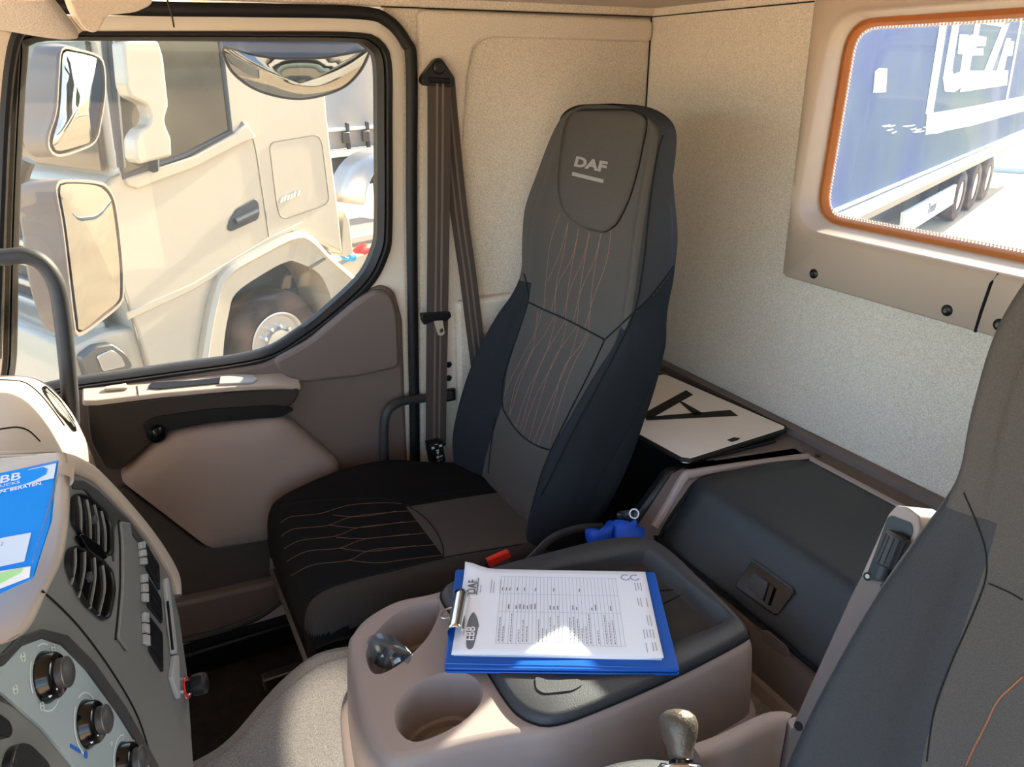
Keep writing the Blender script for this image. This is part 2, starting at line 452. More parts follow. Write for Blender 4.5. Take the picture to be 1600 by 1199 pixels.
# panel joint and its screws
mesh('panel_joint', *tube([xp(0.765, -0.424, 1.3165), xp(0.762, -0.385, 1.3152), xp(0.757, -0.335, 1.3155), xp(0.752, -0.318, 1.322)], 0.0028, 6), 'seam', wroot)
for y in (1.130, 0.823, 0.727):
    s = B().add(lathe([(0.0105, 0), (0.0105, 0.002), (0.008, 0.0045), (0.003, 0.0055)], (1.316, y, -0.400), (-1, 0, 0), 16)).build('screw_cap', 'black_plastic', wroot)
    mesh('socket', *lathe([(0.0042, 0), (0.0042, 0.0012)], (1.3105, y, -0.400), (-1, 0, 0), 6), 'steel_dark', s)
# upper lip of the surround is part of the moulding; outside skin of the cab
bm_ = B()
for y0, y1, z0, z1 in ((1.24, YD + .10, ZF, ZC + .1), (-0.35, 0.32, ZF, ZC + .1), (0.32, 1.24, ZF, -0.34), (0.32, 1.24, 0.13, ZC + .1)):
    bm_.add(box((XR + 0.105, (y0 + y1) / 2, (z0 + z1) / 2), (0.03, y1 - y0, z1 - z0)))
struct(bm_.build('trim_5', 'white_paint'))

# ---- engine tunnel under carpet: loft of cross-sections along x
def tun(x, zt, ye, r):
    return [V((x, -0.15, zt)), V((x, 0.6, zt)), V((x, ye - 2 * r, zt)), V((x, ye - r, zt - 0.12 * r)), V((x, ye - 0.3 * r, zt - 0.45 * r)), V((x, ye, zt - 1.1 * r)), V((x, ye + 0.012, zt - 2 * r)), V((x, ye + 0.02, ZF - 0.02))]
rows = [tun(-0.42, -1.065, 1.095, .05), tun(-0.2, -1.055, 1.09, .05), tun(-0.03, -1.035, 1.095, .05), tun(0.03, -1.028, 1.115, .055), tun(0.09, -1.0, 1.145, .06), tun(0.14, -.972, 1.165, .07), tun(0.2, -0.95, 1.175, .075), tun(0.27, -0.948, 1.165, .08), tun(0.36, -0.96, 1.14, .08), tun(0.5, -0.985, 1.11, .06), tun(0.95, -1.0, 1.11, .06)]
rows = [catmull(r, 5) for r in rows]
cols = list(zip(*rows)); cols = [catmull(list(c), 4) for c in cols]; rows = list(map(list, zip(*cols)))
tun_o = struct(mesh('trim_6', *loft(rows), 'carpet', smooth=180))

# ---- driver's side and front of the cab (behind and left of the camera), with their window openings
bm_ = B()
bm_.add(box((0.2, -0.33, -1.25), (2.5, 0.06, 0.4))); bm_.add(box((0.80, -0.33, -0.3), (1.2, 0.06, 1.3))); bm_.add(box((0.3, -0.33, 0.19), (2.3, 0.06, 0.14)))  # unseen; solid panel widened to shade the driver seat and low cab
struct(bm_.build('wall_left', 'lining'))
bm_ = B()
bm_.add(box((-0.82, 0.75, -1.0), (0.06, 2.2, 0.95))); bm_.add(box((-0.55, 0.75, 0.18), (0.35, 2.2, 0.10)))
struct(bm_.build('wall_front', 'taupe_dark'))
# aim of the added spot: the carpet in front of the console
_t = PZ(518, 1195, -0.93); _p = V((-1.1, -3.4, 1.15)); rlo.location = _p
rlo.rotation_euler = (_t - _p).to_track_quat('-Z', 'Y').to_euler()
# ================================================================== PASSENGER DOOR
YP = 1.76
door = struct(empty('door_1', (0.25, YP, -1.35)))
def dl(px, y=YP): return [PY(u, v, y) for u, v in px]
def flat(pts, y): return [V((p.x, y, p.z)) for p in pts]
WIN = [(55, 66), (150, 63), (400, 64), (553, 66), (577, 74), (590, 98), (592, 200), (592, 355), (586, 393), (566, 433), (520, 478), (468, 520), (405, 554), (260, 577), (120, 597), (24, 612), (25, 560), (30, 320), (42, 95)]
GAS = [(28, 50), (150, 49), (400, 49), (560, 51), (596, 64), (612, 98), (613, 200), (613, 360), (606, 402), (583, 445), (535, 490), (478, 532), (410, 567), (260, 590), (120, 609), (4, 626), (5, 560), (12, 320), (24, 80)]
FRO = [(-20, 25), (150, 24), (400, 26), (566, 30), (612, 46), (632, 90), (633, 200), (634, 380), (640, 700), (640, 860), (560, 980), (430, 1010), (300, 1030), (120, 1060), (-60, 1080), (-50, 600), (-40, 320), (-25, 60)]
def smooth_loop(px, y, k=5): return catmull(dl(px, y), k, closed=True)
w_in, gas, fro = [smooth_loop(l, YP) for l in (WIN, GAS, FRO)]
def angs(loop, N=180):
    """loop resampled to start at its top-right corner so that rings match"""
    c = V((0.2, YP, -0.25)); lp = resample(loop, 720); out = []
    A = [math.atan2(p.z - c.z, p.x - c.x) for p in lp]
    for k in range(N):
        t = math.pi * 0.25 - 2 * math.pi * k / N
        out.append(lp[min(range(len(lp)), key=lambda i: abs(math.atan2(math.sin(A[i] - t), math.cos(A[i] - t))))])
    return out
w_in, gas, fro = angs(w_in), angs(gas), angs(fro)
# painted steel frame of the door
mesh('door_frame', *ringloops([flat(fro, YP + 0.012), flat(gas, YP + 0.004), flat(gas, YP + 0.045), flat(fro, YP + 0.05)]), 'door_paint', door, smooth=40)
# black glazing rubber, two lips
def mid(a, b, t): return [p.lerp(q, t) for p, q in zip(a, b)]
mesh('window_rubber', *ringloops([flat(mid(gas, w_in, -0.1), YP + 0.008), flat(mid(gas, w_in, 0.05), YP - 0.006), flat(mid(gas, w_in, 0.4), YP - 0.008), flat(mid(gas, w_in, 0.52), YP + 0.006), flat(mid(gas, w_in, 0.6), YP + 0.0), flat(mid(gas, w_in, 1.0), YP + 0.012), flat(mid(gas, w_in, 1.0), YP + 0.04), flat(mid(gas, w_in, -0.1), YP + 0.04)]), 'seal', door, smooth=40)
mesh('window_pane', *prism(flat(mid(gas, w_in, 0.9), YP + 0.028), (0, 0.004, 0)), 'door_glass', door, smooth=0)
# outer skin of the door, white
o_ = flat(fro, YP + 0.052); i_ = flat(gas, YP + 0.052)
mesh('outer_skin', *ringloops([o_, i_, flat(i_, YP + 0.085), flat(o_, YP + 0.085)]), 'white_paint', door)
# black door seal running round the aperture
SEAL = [(-60, 20), (60, 10), (250, 14), (400, 16), (562, 20), (606, 33), (634, 66), (643, 105), (643, 300), (645, 500), (648, 690), (649, 900)]
mesh('door_seal', *tube(catmull(dl(SEAL, YP - 0.004), 6), 0.0135, 10, flat=((0, 1, 0), 0.8)), 'rubber', door)

# ---- trim panel below the window
def slab(name, px, y, dep, m, bev=0.012, rnd=0.02, parent=door, seg=3, **k):
    lp = rounded(dl(px, y), rnd, 5); return mesh(name, *prism(lp, (0, dep, 0)), m, parent, bevel=bev, seg=seg, **k)
TRIM = [(598, 446), (618, 456), (630, 500), (634, 640), (642, 800), (600, 880), (470, 930), (300, 1000), (150, 1040), (-40, 1060), (-20, 640), (120, 610), (260, 592), (410, 569), (480, 534), (540, 488), (575, 456)]
trim = slab('trim_panel', TRIM, YP - 0.012, 0.04, 'taupe_dark', 0.012, 0.015)
# raised upper rear moulding with the scooped corner
UPR = [(560, 470), (590, 452), (612, 458), (622, 490), (626, 575), (560, 590), (470, 600), (440, 585), (425, 566), (482, 535)]
slab('corner_moulding', UPR, YP - 0.026, 0.03, 'taupe_dark', 0.014, 0.02)
# sill ledge: a shelf whose top carries the switch and a slot
ledge_y0, ledge_y1 = 1.695, YP - 0.005
def shelf(name, top_px, y0, m, th=0.012, parent=door, bev=0.004):
    pts = [PY(u, v, y) for u, v, y in top_px]; return mesh(name, *prism(pts, (0, 0, -th)), m, parent, bevel=bev, seg=3)
LED = [(128, 627, 1.70), (150, 627, 1.695), (250, 615, 1.695), (360, 605, 1.695), (440, 600, 1.70), (470, 603, 1.715), (468, 590, 1.745), (440, 577, 1.752), (360, 582, 1.755), (250, 594, 1.755), (128, 606, 1.755)]
led = shelf('sill_ledge', LED, 0, 'taupe_light')
bl = bvh(led)
# dark slot and grey insert in the ledge
def surf_patch(bv, px, off, th, fallback=None):
    top = []
    for u, v in px:
        l, n = cast(bv, u, v, off)
        if l is None: continue
        top.append(l)
    return top
sl_ = surf_patch(bl, [(232, 608), (236, 600), (300, 596), (345, 592), (345, 600), (300, 604), (250, 609)], 0.0012, 0)
if len(sl_) > 3: mesh('slot', *prism(sl_, (0, 0, 0.0015)), 'black_plastic', door)
sl_ = surf_patch(bl, [(343, 602), (345, 591), (395, 588), (402, 595), (395, 600)], 0.0012, 0)
if len(sl_) > 3: mesh('grey_insert', *prism(sl_, (0, 0, 0.003)), 'switch_grey', door)
sw = surf_patch(bl, [(163, 613), (165, 608), (198, 603), (200, 610)], 0.001, 0)
if len(sw) > 3: mesh('window_switch', *prism(sw, (0, 0, 0.006)), 'taupe_light', door, bevel=0.002)
jl = castline(bl, [(214, 604), (216, 618)], 0.0006, 3)
if len(jl) > 1: mesh('ledge_joint', *tube(jl, 0.0012, 5), 'seam', door)
# dark concave band beneath the ledge
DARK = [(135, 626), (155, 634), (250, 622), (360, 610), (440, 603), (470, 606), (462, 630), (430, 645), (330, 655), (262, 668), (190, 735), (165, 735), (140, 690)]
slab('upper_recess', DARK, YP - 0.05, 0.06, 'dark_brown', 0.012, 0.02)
HREC = [(222, 664), (245, 652), (330, 640), (430, 634), (462, 640), (440, 652), (330, 660), (268, 672), (245, 690), (232, 690)]
slab('handle_recess', HREC, YP - 0.056, 0.01, 'black_plastic', 0.004, 0.01)
hb = B().add(lathe([(0.018, 0), (0.021, 0.006), (0.019, 0.016), (0.010, 0.022)], PY(243, 676, YP - 0.05), (0.35, -1, -0.1), 20))
tag(hb.build('release_handle', 'black_gloss', door), 'glossy black door release handle')
# armrest bulge
ARM = [(262, 668), (330, 657), (432, 643), (452, 652), (526, 716), (528, 728), (440, 822), (420, 836), (330, 850), (318, 846), (190, 748), (188, 735)]
a0 = rounded(dl(ARM, YP - 0.02), 0.015, 4); a0 = resample(a0, 90)
c_ = sum(a0, V((0, 0, 0))) / len(a0)
def scl(loop, k, y): return [V((c_.x + (p.x - c_.x) * k, y, c_.z + (p.z - c_.z) * k)) for p in loop]
mesh('armrest', *loft([scl(a0, 1.0, YP), scl(a0, 1.0, YP - 0.035), scl(a0, 0.97, YP - 0.052), scl(a0, 0.90, YP - 0.064), scl(a0, 0.70, YP - 0.072), scl(a0, 0.3, YP - 0.075)], closed=True, cap1=True), 'taupe', door, smooth=50)
# lower bin: bulge with ledge line and lipped bottom
LOW = [(192, 760), (320, 858), (430, 838), (520, 740), (545, 800), (520, 900), (450, 940), (440, 905), (276, 945), (200, 930), (150, 800)]
slab('lower_panel', LOW, YP - 0.035, 0.04, 'brown_mid', 0.015, 0.02)
BIN = [(210, 948), (276, 945), (440, 908), (470, 905), (478, 935), (445, 940), (400, 972), (340, 992), (290, 1003), (200, 1010)]
slab('door_bin', BIN, YP - 0.065, 0.07, 'taupe_dark', 0.015, 0.02)
LIP = [(240, 1008), (290, 1000), (340, 988), (400, 966), (440, 938), (452, 920)]
mesh('bin_lip', *tube(catmull(dl(LIP, YP - 0.072), 5), 0.008, 8), 'charcoal', door)
# sill below the door
struct(B().add(box((0.1, 1.80, -1.40), (1.2, 0.14, 0.10))).build('trim_7', 'black_plastic', bevel=0.01))

# ---- grab handle on the windscreen pillar
gp = [PY(-70, 398, 1.64), PY(0, 402, 1.64), PY(40, 400, 1.64), PY(68, 413, 1.64), PY(88, 445, 1.64), PY(98, 500, 1.645), PY(108, 600, 1.66), PY(113, 690, 1.68)]
t = tag(B().add(tube(catmull(gp, 7), 0.0155, 12)).build('grab_handle', 'charcoal'), 'dark grey curved grab handle before the front of the door window', 'handle')
# ---- tubular handle low on the rear door pillar
hh = empty('entry_handle', PY(600, 760, 1.70), 'black tubular handle bent round the door pillar beside the seat', 'handle')
hp = [PY(705, 617, 1.752), PY(685, 620, 1.749), PY(650, 624, 1.738), PY(622, 630, 1.72), PY(604, 646, 1.71), PY(600, 680, 1.71), PY(602, 735, 1.715), PY(606, 800, 1.72)]
mesh('bar', *tube(catmull(hp, 6), 0.0115, 12), 'charcoal', hh)
mesh('mounting_plate', *box(PY(703, 617, 1.757), (0.03, 0.012, 0.035)), 'black_plastic', hh, bevel=0.003)
# ---- two plugs on the pillar cover
for i, (u, v, lb) in enumerate([(701, 570, 'upper round black plug in the pillar lining beside the belt'), (701, 591, 'lower round black plug in the pillar lining beside the belt')]):
    c = PY(u, v, 1.7605)
    tag(B().add(lathe([(0.0085, 0), (0.0085, 0.002), (0.006, 0.005), (0.001, 0.006)], c, (0, -1, 0), 16)).build('trim_plug', 'black_plastic'), lb, 'plug', 'plugs in the pillar lining')

# ================================================================== SEAT BELT
belt = empty('seat_belt', PY(683, 735, 1.70), 'dark brown seat belt hanging from a black pillar anchor beside the passenger seat', 'seat belt')
YB = 1.735
an = [PY(u, v, YB) for u, v in [(686, 90), (692, 93), (711, 122), (712, 131), (706, 137), (664, 134), (659, 128), (660, 120), (680, 93)]]
anc = mesh('anchor_plate', *prism(rounded(an, 0.008, 3), (0, 0.022, 0)), 'black_plastic', belt, bevel=0.004, seg=3)
mesh('anchor_bolt', *lathe([(0.014, 0), (0.014, 0.006), (0.010, 0.009)], PY(685, 106, YB), (0, -1, 0), 20), 'black_plastic', anc)
mesh('belt_slot', *tube([PY(670, 125, YB - 0.002), PY(703, 127, YB - 0.002)], 0.006, 8), 'rubber', anc)
# front strap
fs = [PY(686.5, 128, YB + .002), PY(686, 250, YB - .006), PY(684.5, 420, YB - .012), PY(682, 600, YB - .016), PY(681, 700, YB - .02)]
fs = catmull(fs, 8)
w1 = (PY(702, 300, YB) - PY(667, 300, YB)).length
web = mesh('webbing', *band(fs, V((1, 0, 0)), V((0, 0.0016, 0)), w1), 'webbing', belt, smooth=0)
for dx in (-0.006, 0.0085):
    mesh('woven_stripe', *band([p + V((dx, -0.0013, 0)) for p in fs], V((1, 0, 0)), V((0, 0.0012, 0)), 0.0052), 'webbing_light', web, smooth=0)
# rear strap running diagonally down behind the seat
rs = catmull([PY(697, 132, YB + .012), PY(703, 200, YB + .012), PY(717, 330, YB + .008), PY(731, 430, YB + .0), PY(742, 520, YB - .01), PY(752, 600, YB - .02)], 6)
web2 = mesh('webbing', *band(rs, lambda i: V((1, 0, 0.16)).normalized(), V((0, 0.0016, 0)), 0.046), 'webbing', belt, smooth=0)
for dx in (-0.008, 0.007):
    mesh('woven_stripe', *band([p + V((dx, -0.0013, 0)) for p in rs], V((1, 0, 0)), V((0, 0.0012, 0)), 0.005), 'webbing_light', web2, smooth=0)
# tongue
tg = mesh('tongue', *prism(rounded([PY(u, v, YB - 0.026) for u, v in [(659, 491), (704, 488), (706, 495), (700, 501), (694, 503), (672, 504), (664, 509), (660, 501)]], 0.003, 2), (0, 0.016, 0)), 'black_plastic', belt, bevel=0.003)
lp = [PY(u, v, YB - 0.028) for u, v in [(678, 502), (692, 501), (695, 521), (691, 525), (685, 524)]]
ho = resample(lp, 24); ce = PY(690, 517, YB - 0.028)
hi_ = [ce + (p - ce).normalized() * 0.006 for p in ho]
tag(mesh('latch_blade', *ringloops([ho, hi_, [p + V((0, 0.003, 0)) for p in hi_], [p + V((0, 0.003, 0)) for p in ho]]), 'silver_lit', tg), 'metal latch blade')
# buckle box at the lower end with printed label
bx = [PY(u, v, YB - 0.05) for u, v in [(671, 696), (692, 691), (697, 722), (676, 728)]]
bo = mesh('lower_anchor_box', *prism(rounded(bx, 0.004, 3), (0, 0.035, 0)), 'black_plastic', belt, bevel=0.004)
bb = B()
bxy = lambda s, t: bx[0].lerp(bx[1], s).lerp(bx[3].lerp(bx[2], s), t) + V((0, -0.0006, 0))
for s0, s1, t0, t1 in ((.12, .32, .12, .22), (.40, .58, .02, .05), (.68, .9, .10, .2), (.42, .62, .3, .36), (.42, .62, .40, .46), (.46, .56, .48, .53), (.62, .82, .62, .68), (.38, .46, .82, .86), (.5, .58, .82, .86), (.66, .74, .8, .84)):
    bb.add(prism([bxy(s0, t0), bxy(s1, t0), bxy(s1, t1), bxy(s0, t1)], (0, 0.0004, 0)))
bb.add(lathe([(0.0042, 0), (0.0042, 0.0004)], bxy(.46, .66), (0, -1, 0), 16))
tag(bb.build('printed_label', 'symbol', bo, smooth=0), 'white printed symbols')
# ================================================================== SEATS
BT = [(-1.02, .700, .112, .20, .03, .80), (-.92, .712, .115, .235, .04, .825), (-.86, .731, .121, .247, .055, .855), (-.80, .752, .120, .25, .063, .885), (-.74, .774, .125, .25, .066, .91),
      (-.68, .798, .150, .25, .062, .93), (-.62, .825, .162, .25, .055, .95), (-.56, .852, .172, .25, .04, .965), (-.515, .873, .179, .247, .022, .975), (-.475, .882, .183, .238, .012, .98),
      (-.44, .886, .185, .233, .010, .985), (-.38, .889, .19, .237, .010, .99), (-.30, .898, .185, .236, .012, .992), (-.22, .92, .172, .218, .012, .99), (-.15, .94, .155, .205, .01, .985),
      (-.105, .952, .14, .188, .006, .978), (-.082, .957, .115, .155, .003, .974), (-.068, .962, .075, .10, .001, .970), (-.063, .965, .03, .04, 0, .969)]
def interp_tab(tab, k):
    pts = catmull([V(t[:3]) for t in tab], k); q = catmull([V(t[3:6]) for t in tab], k)
    return [tuple(a) + tuple(b) for a, b in zip(pts, q)]
def backrest(name, yc, off, parent):
    rows = []; zs = []
    for z, F, p, w, g, Bk in interp_tab(BT, 9):
        half = [(0, F + .002), (p * .6, F), (p, F + .001), (p + .35 * (w - p), F - .6 * g), (p + .72 * (w - p), F - g), (w * .985, F - .45 * g + .010), (w, F + .035 + .1 * (Bk - F)), (w * .985, Bk - .025), (w * .88, Bk), (w * .4, Bk + .008)]
        loop = half + [(0, Bk + .01)] + [(-a, b) for a, b in half[:0:-1]]
        ring = catmull([V((b, yc + a, z)) + V(off) for a, b in loop], 10, closed=True)
        rows.append(ring); zs.append(z)
    n = len(rows[0]); v, f = loft(rows, closed=True, cap0=True, cap1=True); fm = []
    H = 10 * 10
    for i in range(len(rows) - 1):
        for j in range(n):
            jj = j if j < H else n - 1 - j       # mirrored column
            z = zs[i]; seg = jj / 10.0
            thr = -.475 + max(0, (seg - 4.0)) * .035
            if seg < 2: m = 0
            elif seg < 3: m = 2 if (j < H and z < -.475) else 0
            elif z > thr: m = 0 if seg < 4.6 else 1
            else: m = 2 if seg < 7.5 else 1
            fm.append(m)
    fm += [1, 1]
    return mesh(name, v, f, ['seat_grey', 'seat_side', 'seat_wing'], parent, smooth=180, fm=fm)
def patch_rows(bv, rows, nc, e, h):
    """padded patch laid on a surface: rows of (left px, right px); edge offset e, centre offset h"""
    out = []; R = len(rows)
    for i, (a, b) in enumerate(rows):
        r = []
        for j in range(nc + 1):
            t = j / nc; u = a[0] + (b[0] - a[0]) * t; w_ = a[1] + (b[1] - a[1]) * t
            k = min(1, 4.0 * min(t, 1 - t), 4.0 * min((i + .0) / (R - 1), 1 - i / (R - 1)) + 0)
            l, nn = cast(bv, u, w_, e + (h - e) * math.sin(max(0, min(1, k)) * math.pi / 2))
            if l is None: l = r[-1] if r else None
            r.append(l)
        if None not in r: out.append(r)
    return loft(out)
YS = 1.41
seat = empty('passenger_seat', (0.45, YS, ZF), 'dark grey fabric passenger seat with orange stitching and printed headrest', 'seat')
bk = backrest('backrest', YS, (0, 0, 0), seat)
bv = bvh(bk)
# headrest pad
HR = [((908, 173), (985, 172)), ((894, 178), (1005, 180)), ((888, 186), (1011, 188)), ((882, 205), (1010, 205)), ((879, 225), (1005, 228)), ((876, 250), (999, 258)), ((874, 275), (992, 285)), ((874, 300), (984, 310)), ((879, 322), (974, 333)), ((890, 338), (964, 350)), ((908, 351), (952, 359)), ((925, 358), (942, 362))]
hp_ = mesh('headrest_pad', *patch_rows(bv, HR, 14, 0.0005, 0.007), 'seat_grey', bk, smooth=180, solid=0.004)
bvp = bvh(bk, hp_)
# printed logo and bar on the headrest
def place_text(bv, body, p0, p1, pup, m, parent, name, lift=0.0008, size=None, bold=0.0, xs=1.0, fit=True, shear=0.0):
    a, n = cast(bv, *p0, lift); b, _ = cast(bv, *p1, lift); c, _ = cast(bv, *pup, lift)
    L_ = (b - a).length; hgt = (c - a).length
    R = basis(b - a, c - a)
    cu = bpy.data.curves.new('t', 'FONT'); cu.body = body; cu.size = 1; cu.offset = bold; cu.shear = shear; cu.resolution_u = 3; cu.extrude = 0.004
    t = bpy.data.objects.new('t', cu); COL.objects.link(t); bpy.context.view_layer.update()
    me = bpy.data.meshes.new_from_object(t.evaluated_get(bpy.context.evaluated_depsgraph_get()))
    bpy.data.objects.remove(t); bpy.data.curves.remove(cu)
    xs_ = [q.co.x for q in me.vertices]; ys_ = [q.co.y for q in me.vertices]
    x0, x1, y0, y1 = min(xs_), max(xs_), min(ys_), max(ys_)
    sx = L_ / (x1 - x0); sy = hgt / (y1 - y0)
    vv = [a + R @ V(((q.co.x - x0) * sx, (q.co.y - y0) * sy, q.co.z * .03)) for q in me.vertices]; ff = [list(q.vertices) for q in me.polygons]
    bpy.data.meshes.remove(me)
    return mesh(name, vv, ff, m, parent, smooth=0)
tag(place_text(bvp, 'DAF', (897, 260), (946, 270), (900, 244), 'logo_grey', hp_, 'printed_logo', bold=0.045), 'light grey printed letters')
a = [cast(bvp, u, v, .001)[0] for u, v in [(895, 269), (944, 281), (943, 286.5), (894, 274.5)]]
tag(mesh('printed_bar', *prism(a, (0, 0, .0004)), 'logo_grey', hp_, smooth=0), 'light grey printed bar')
# seams
seam = B()
for px in ([(r[0]) for r in HR] + [r[1] for r in HR[::-1]],
           [(1030, 228), (1022, 270), (1014, 330), (1008, 390), (1004, 420), (998, 460), (991, 487)],
           [(825, 472), (850, 484), (890, 502), (945, 531)], [(945, 531), (970, 508), (992, 486)],
           [(819, 428), (824, 450), (825, 472), (810, 520), (792, 571), (784, 608), (786, 640)],
           [(786, 640), (805, 670), (830, 692), (858, 703), (864, 698)],
           [(945, 531), (925, 575), (895, 635), (864, 698), (845, 745), (830, 800)],
           [(991, 487), (965, 545), (930, 610), (895, 675), (862, 742), (845, 775)],
           [(991, 487), (1010, 470), (1035, 440), (1052, 416)],
           [(1036, 212), (1030, 228)],
           [(775, 650), (768, 690), (763, 740)],
           [(1020, 595), (990, 655), (960, 710), (930, 765), (915, 800)]):
    q = castline(bv, px, 0.0004, 6)
    if len(q) > 2: seam.add(tube(q, 0.0019, 6))
seam.build('seam', 'seam', bk, smooth=180)
st = B()
for px in ([(876, 332), (860, 380), (854, 430), (850, 482)], [(888, 347), (876, 392), (856, 440)], [(888, 347), (880, 400), (870, 440), (867, 490)], [(905, 356), (894, 402), (873, 442), (862, 486)],
           [(905, 356), (895, 410), (888, 450), (884, 498)], [(921, 362), (911, 405), (892, 450), (880, 495)], [(922, 362), (914, 405), (907, 450), (902, 506)], [(940, 363), (929, 405), (908, 455), (896, 503)],
           [(940, 363), (931, 410), (925, 455), (920, 516)], [(955, 354), (949, 405), (929, 462), (914, 512)],
           [(847, 487), (836, 520), (815, 560), (795, 600), (788, 618)], [(867, 493), (850, 525), (833, 548), (812, 600), (797, 650)], [(884, 500), (865, 532), (848, 562), (830, 612), (813, 672)],
           [(902, 509), (885, 533), (865, 563), (845, 622), (826, 690)], [(919, 519), (905, 543), (880, 578), (862, 640), (840, 698)], [(920, 523), (908, 548), (900, 562), (884, 602), (866, 660), (857, 700)],
           [(840, 487), (836, 525), (830, 552), (806, 600), (796, 648)], [(869, 496), (862, 525), (850, 560), (824, 612), (806, 668)], [(886, 503), (880, 530), (868, 562), (836, 622), (816, 682)], [(904, 512), (897, 540), (884, 575), (854, 640), (832, 696)]):
    q = castline(bv, px, 0.0003, 5)
    if len(q) > 2: st.add(tube(q, 0.00065, 5))
tag(st.build('stitching', 'stitch', bk, smooth=180), 'orange stitching')

# ---- cushion
CT = [(.188, -.990, -.990, -.985), (.192, -.948, -.950, -.945), (.203, -.920, -.925, -.918), (.222, -.905, -.912, -.902), (.26, -.897, -.900, -.893), (.34, -.896, -.884, -.894), (.44, -.903, -.876, -.902), (.52, -.911, -.884, -.910), (.60, -.919, -.908, -.918), (.68, -.928, -.928, -.926), (.78, -.94, -.945, -.94)]
def cushion(name, yc, off, parent):
    rows = []
    for x, zc, zo, zi in [tuple(q) for q in catmull([V(t).to_4d() if len(t) == 3 else Vector(t) for t in CT], 4)]:
        prof = [(-.225, -1.07), (-.234, zi - .10), (-.236, zi - .05), (-.230, zi - .018), (-.212, zi - .001), (-.17, zc + .001), (0, zc), (.12, zc + .002), (.175, .5 * (zc + zo) + .006), (.205, zo + .002), (.228, zo - .012), (.24, zo - .05), (.235, -1.0), (.225, -1.07)]
        r = []
        for a, z in catmull([V((a, max(-1.07, z), 0)) for a, z in prof], 5) and [(q.x, q.y) for q in catmull([V((a, max(-1.07, z), 0)) for a, z in prof], 5)]:
            dx = .045 * max(0, a / .24) ** 5 + .012 * max(0, -a / .24) ** 6
            k = max(0, 1 - (x - .188) / .25)
            r.append(V((x + dx * k, yc + a, z)) + V(off))
        rows.append(r)
    n = len(rows[0]); v, f = loft(rows, closed=True, cap0=True, cap1=True); fm = []
    for q in f:
        c = sum((v[i] for i in q), V((0, 0, 0))) / len(q) - V(off); y = c.y - yc + 1.41
        lim = .487 - .9 * max(0, 1.29 - y) ** 1.6 - 0.6 * max(0, y - 1.40) ** 1.6
        if c.z < -.945 - 0.02: m = 0
        elif y < 1.215: m = 1  # inboard roll: dark grey, toned lighter for the light on it
        elif c.x > lim and y < 1.448: m = 2
        else: m = 0
        fm.append(m)
    return mesh(name, v, f, ['seat_black', 'seat_mid', 'seat_grey'], parent, smooth=180, fm=fm)
cu = cushion('cushion', YS, (0, 0, 0), seat)
bc = bvh(cu)
sm = B()
for px in ([(441, 792), (480, 784), (560, 780), (600, 780), (636, 790)], [(636, 790), (662, 808), (682, 832), (692, 855), (692, 872)], [(636, 790), (680, 775), (720, 768), (764, 766)],
           [(484, 936), (500, 924), (560, 905), (620, 891), (690, 873), (760, 860), (815, 851)]):
    q = castline(bc, px, 0.0004, 6)
    if len(q) > 2: sm.add(tube(q, 0.0015, 6))
sm.build('seam', 'seam', cu, smooth=180)
st = B()
for px in ([(438, 818), (455, 808), (500, 803), (545, 790), (600, 786), (632, 788)], [(440, 838), (460, 827), (510, 822), (550, 808), (610, 801), (656, 798)], [(444, 858), (470, 845), (525, 838), (560, 825), (620, 818), (670, 813)],
           [(448, 878), (480, 862), (530, 857), (570, 843), (640, 836), (684, 831)], [(455, 900), (490, 883), (545, 876), (580, 860), (650, 854), (690, 851)], [(520, 805), (560, 808), (620, 799)], [(515, 821), (560, 825), (630, 816)],
           [(525, 840), (570, 842), (640, 835)], [(530, 857), (580, 862), (650, 853)], [(545, 876), (590, 880), (640, 874), (690, 868)]):
    q = castline(bc, px, 0.0003, 5)
    if len(q) > 2: st.add(tube(q, 0.0007, 5))
tag(st.build('stitching', 'stitch_dark', cu, smooth=180), 'orange stitching')
# pedestal, rails, side shroud
mesh('pedestal', *box((.47, YS, -1.245), (.46, .36, .35)), 'black_plastic', seat, bevel=.02)
for y in (YS - .19, YS + .19):
    mesh('floor_rail', *box((.45, y, ZF + .02), (.62, .03, .035)), 'steel_dark', seat, bevel=.004)
mesh('front_bar', *tube([V((.205, YS - .2, -1.06)), V((.20, YS - .19, -1.09)), V((.20, YS + .19, -1.09)), V((.205, YS + .2, -1.06))], .008, 8), 'steel_dark', seat)
mesh('side_shroud', *prism(rounded([V((x, 1.176, z)) for x, z in [(.235, -1.0), (.64, -.965), (.74, -.94), (.80, -.99), (.78, -1.09), (.26, -1.09)]], .03, 4), (0, .02, 0)), 'black_plastic', seat, bevel=.006)
lev = catmull([PY(812, 889, 1.15), PY(835, 868, 1.15), PY(862, 842, 1.15), (PY(900, 827, 1.155)), PY(940, 824, 1.16)], 6)
mesh('tilt_lever', *tube(lev, .010, 10, flat=((0, 1, 0), .6)), 'charcoal', seat)
bk_c = PY(782, 876, 1.155)
bmx = basis(PY(800, 868, 1.155) - PY(765, 880, 1.155), V((0, -.5, 1)))
bu = mesh('belt_buckle', *box(bk_c - V((0, 0, .022)), (.042, .03, .06), bmx), 'black_plastic', seat, bevel=.005)
tag(mesh('release_button', *prism([PY(u, v, 1.137) for u, v in [(762, 877), (796, 862), (799, 871), (767, 888)]], (0, .012, 0)), 'red', bu, bevel=.002), 'red release button')

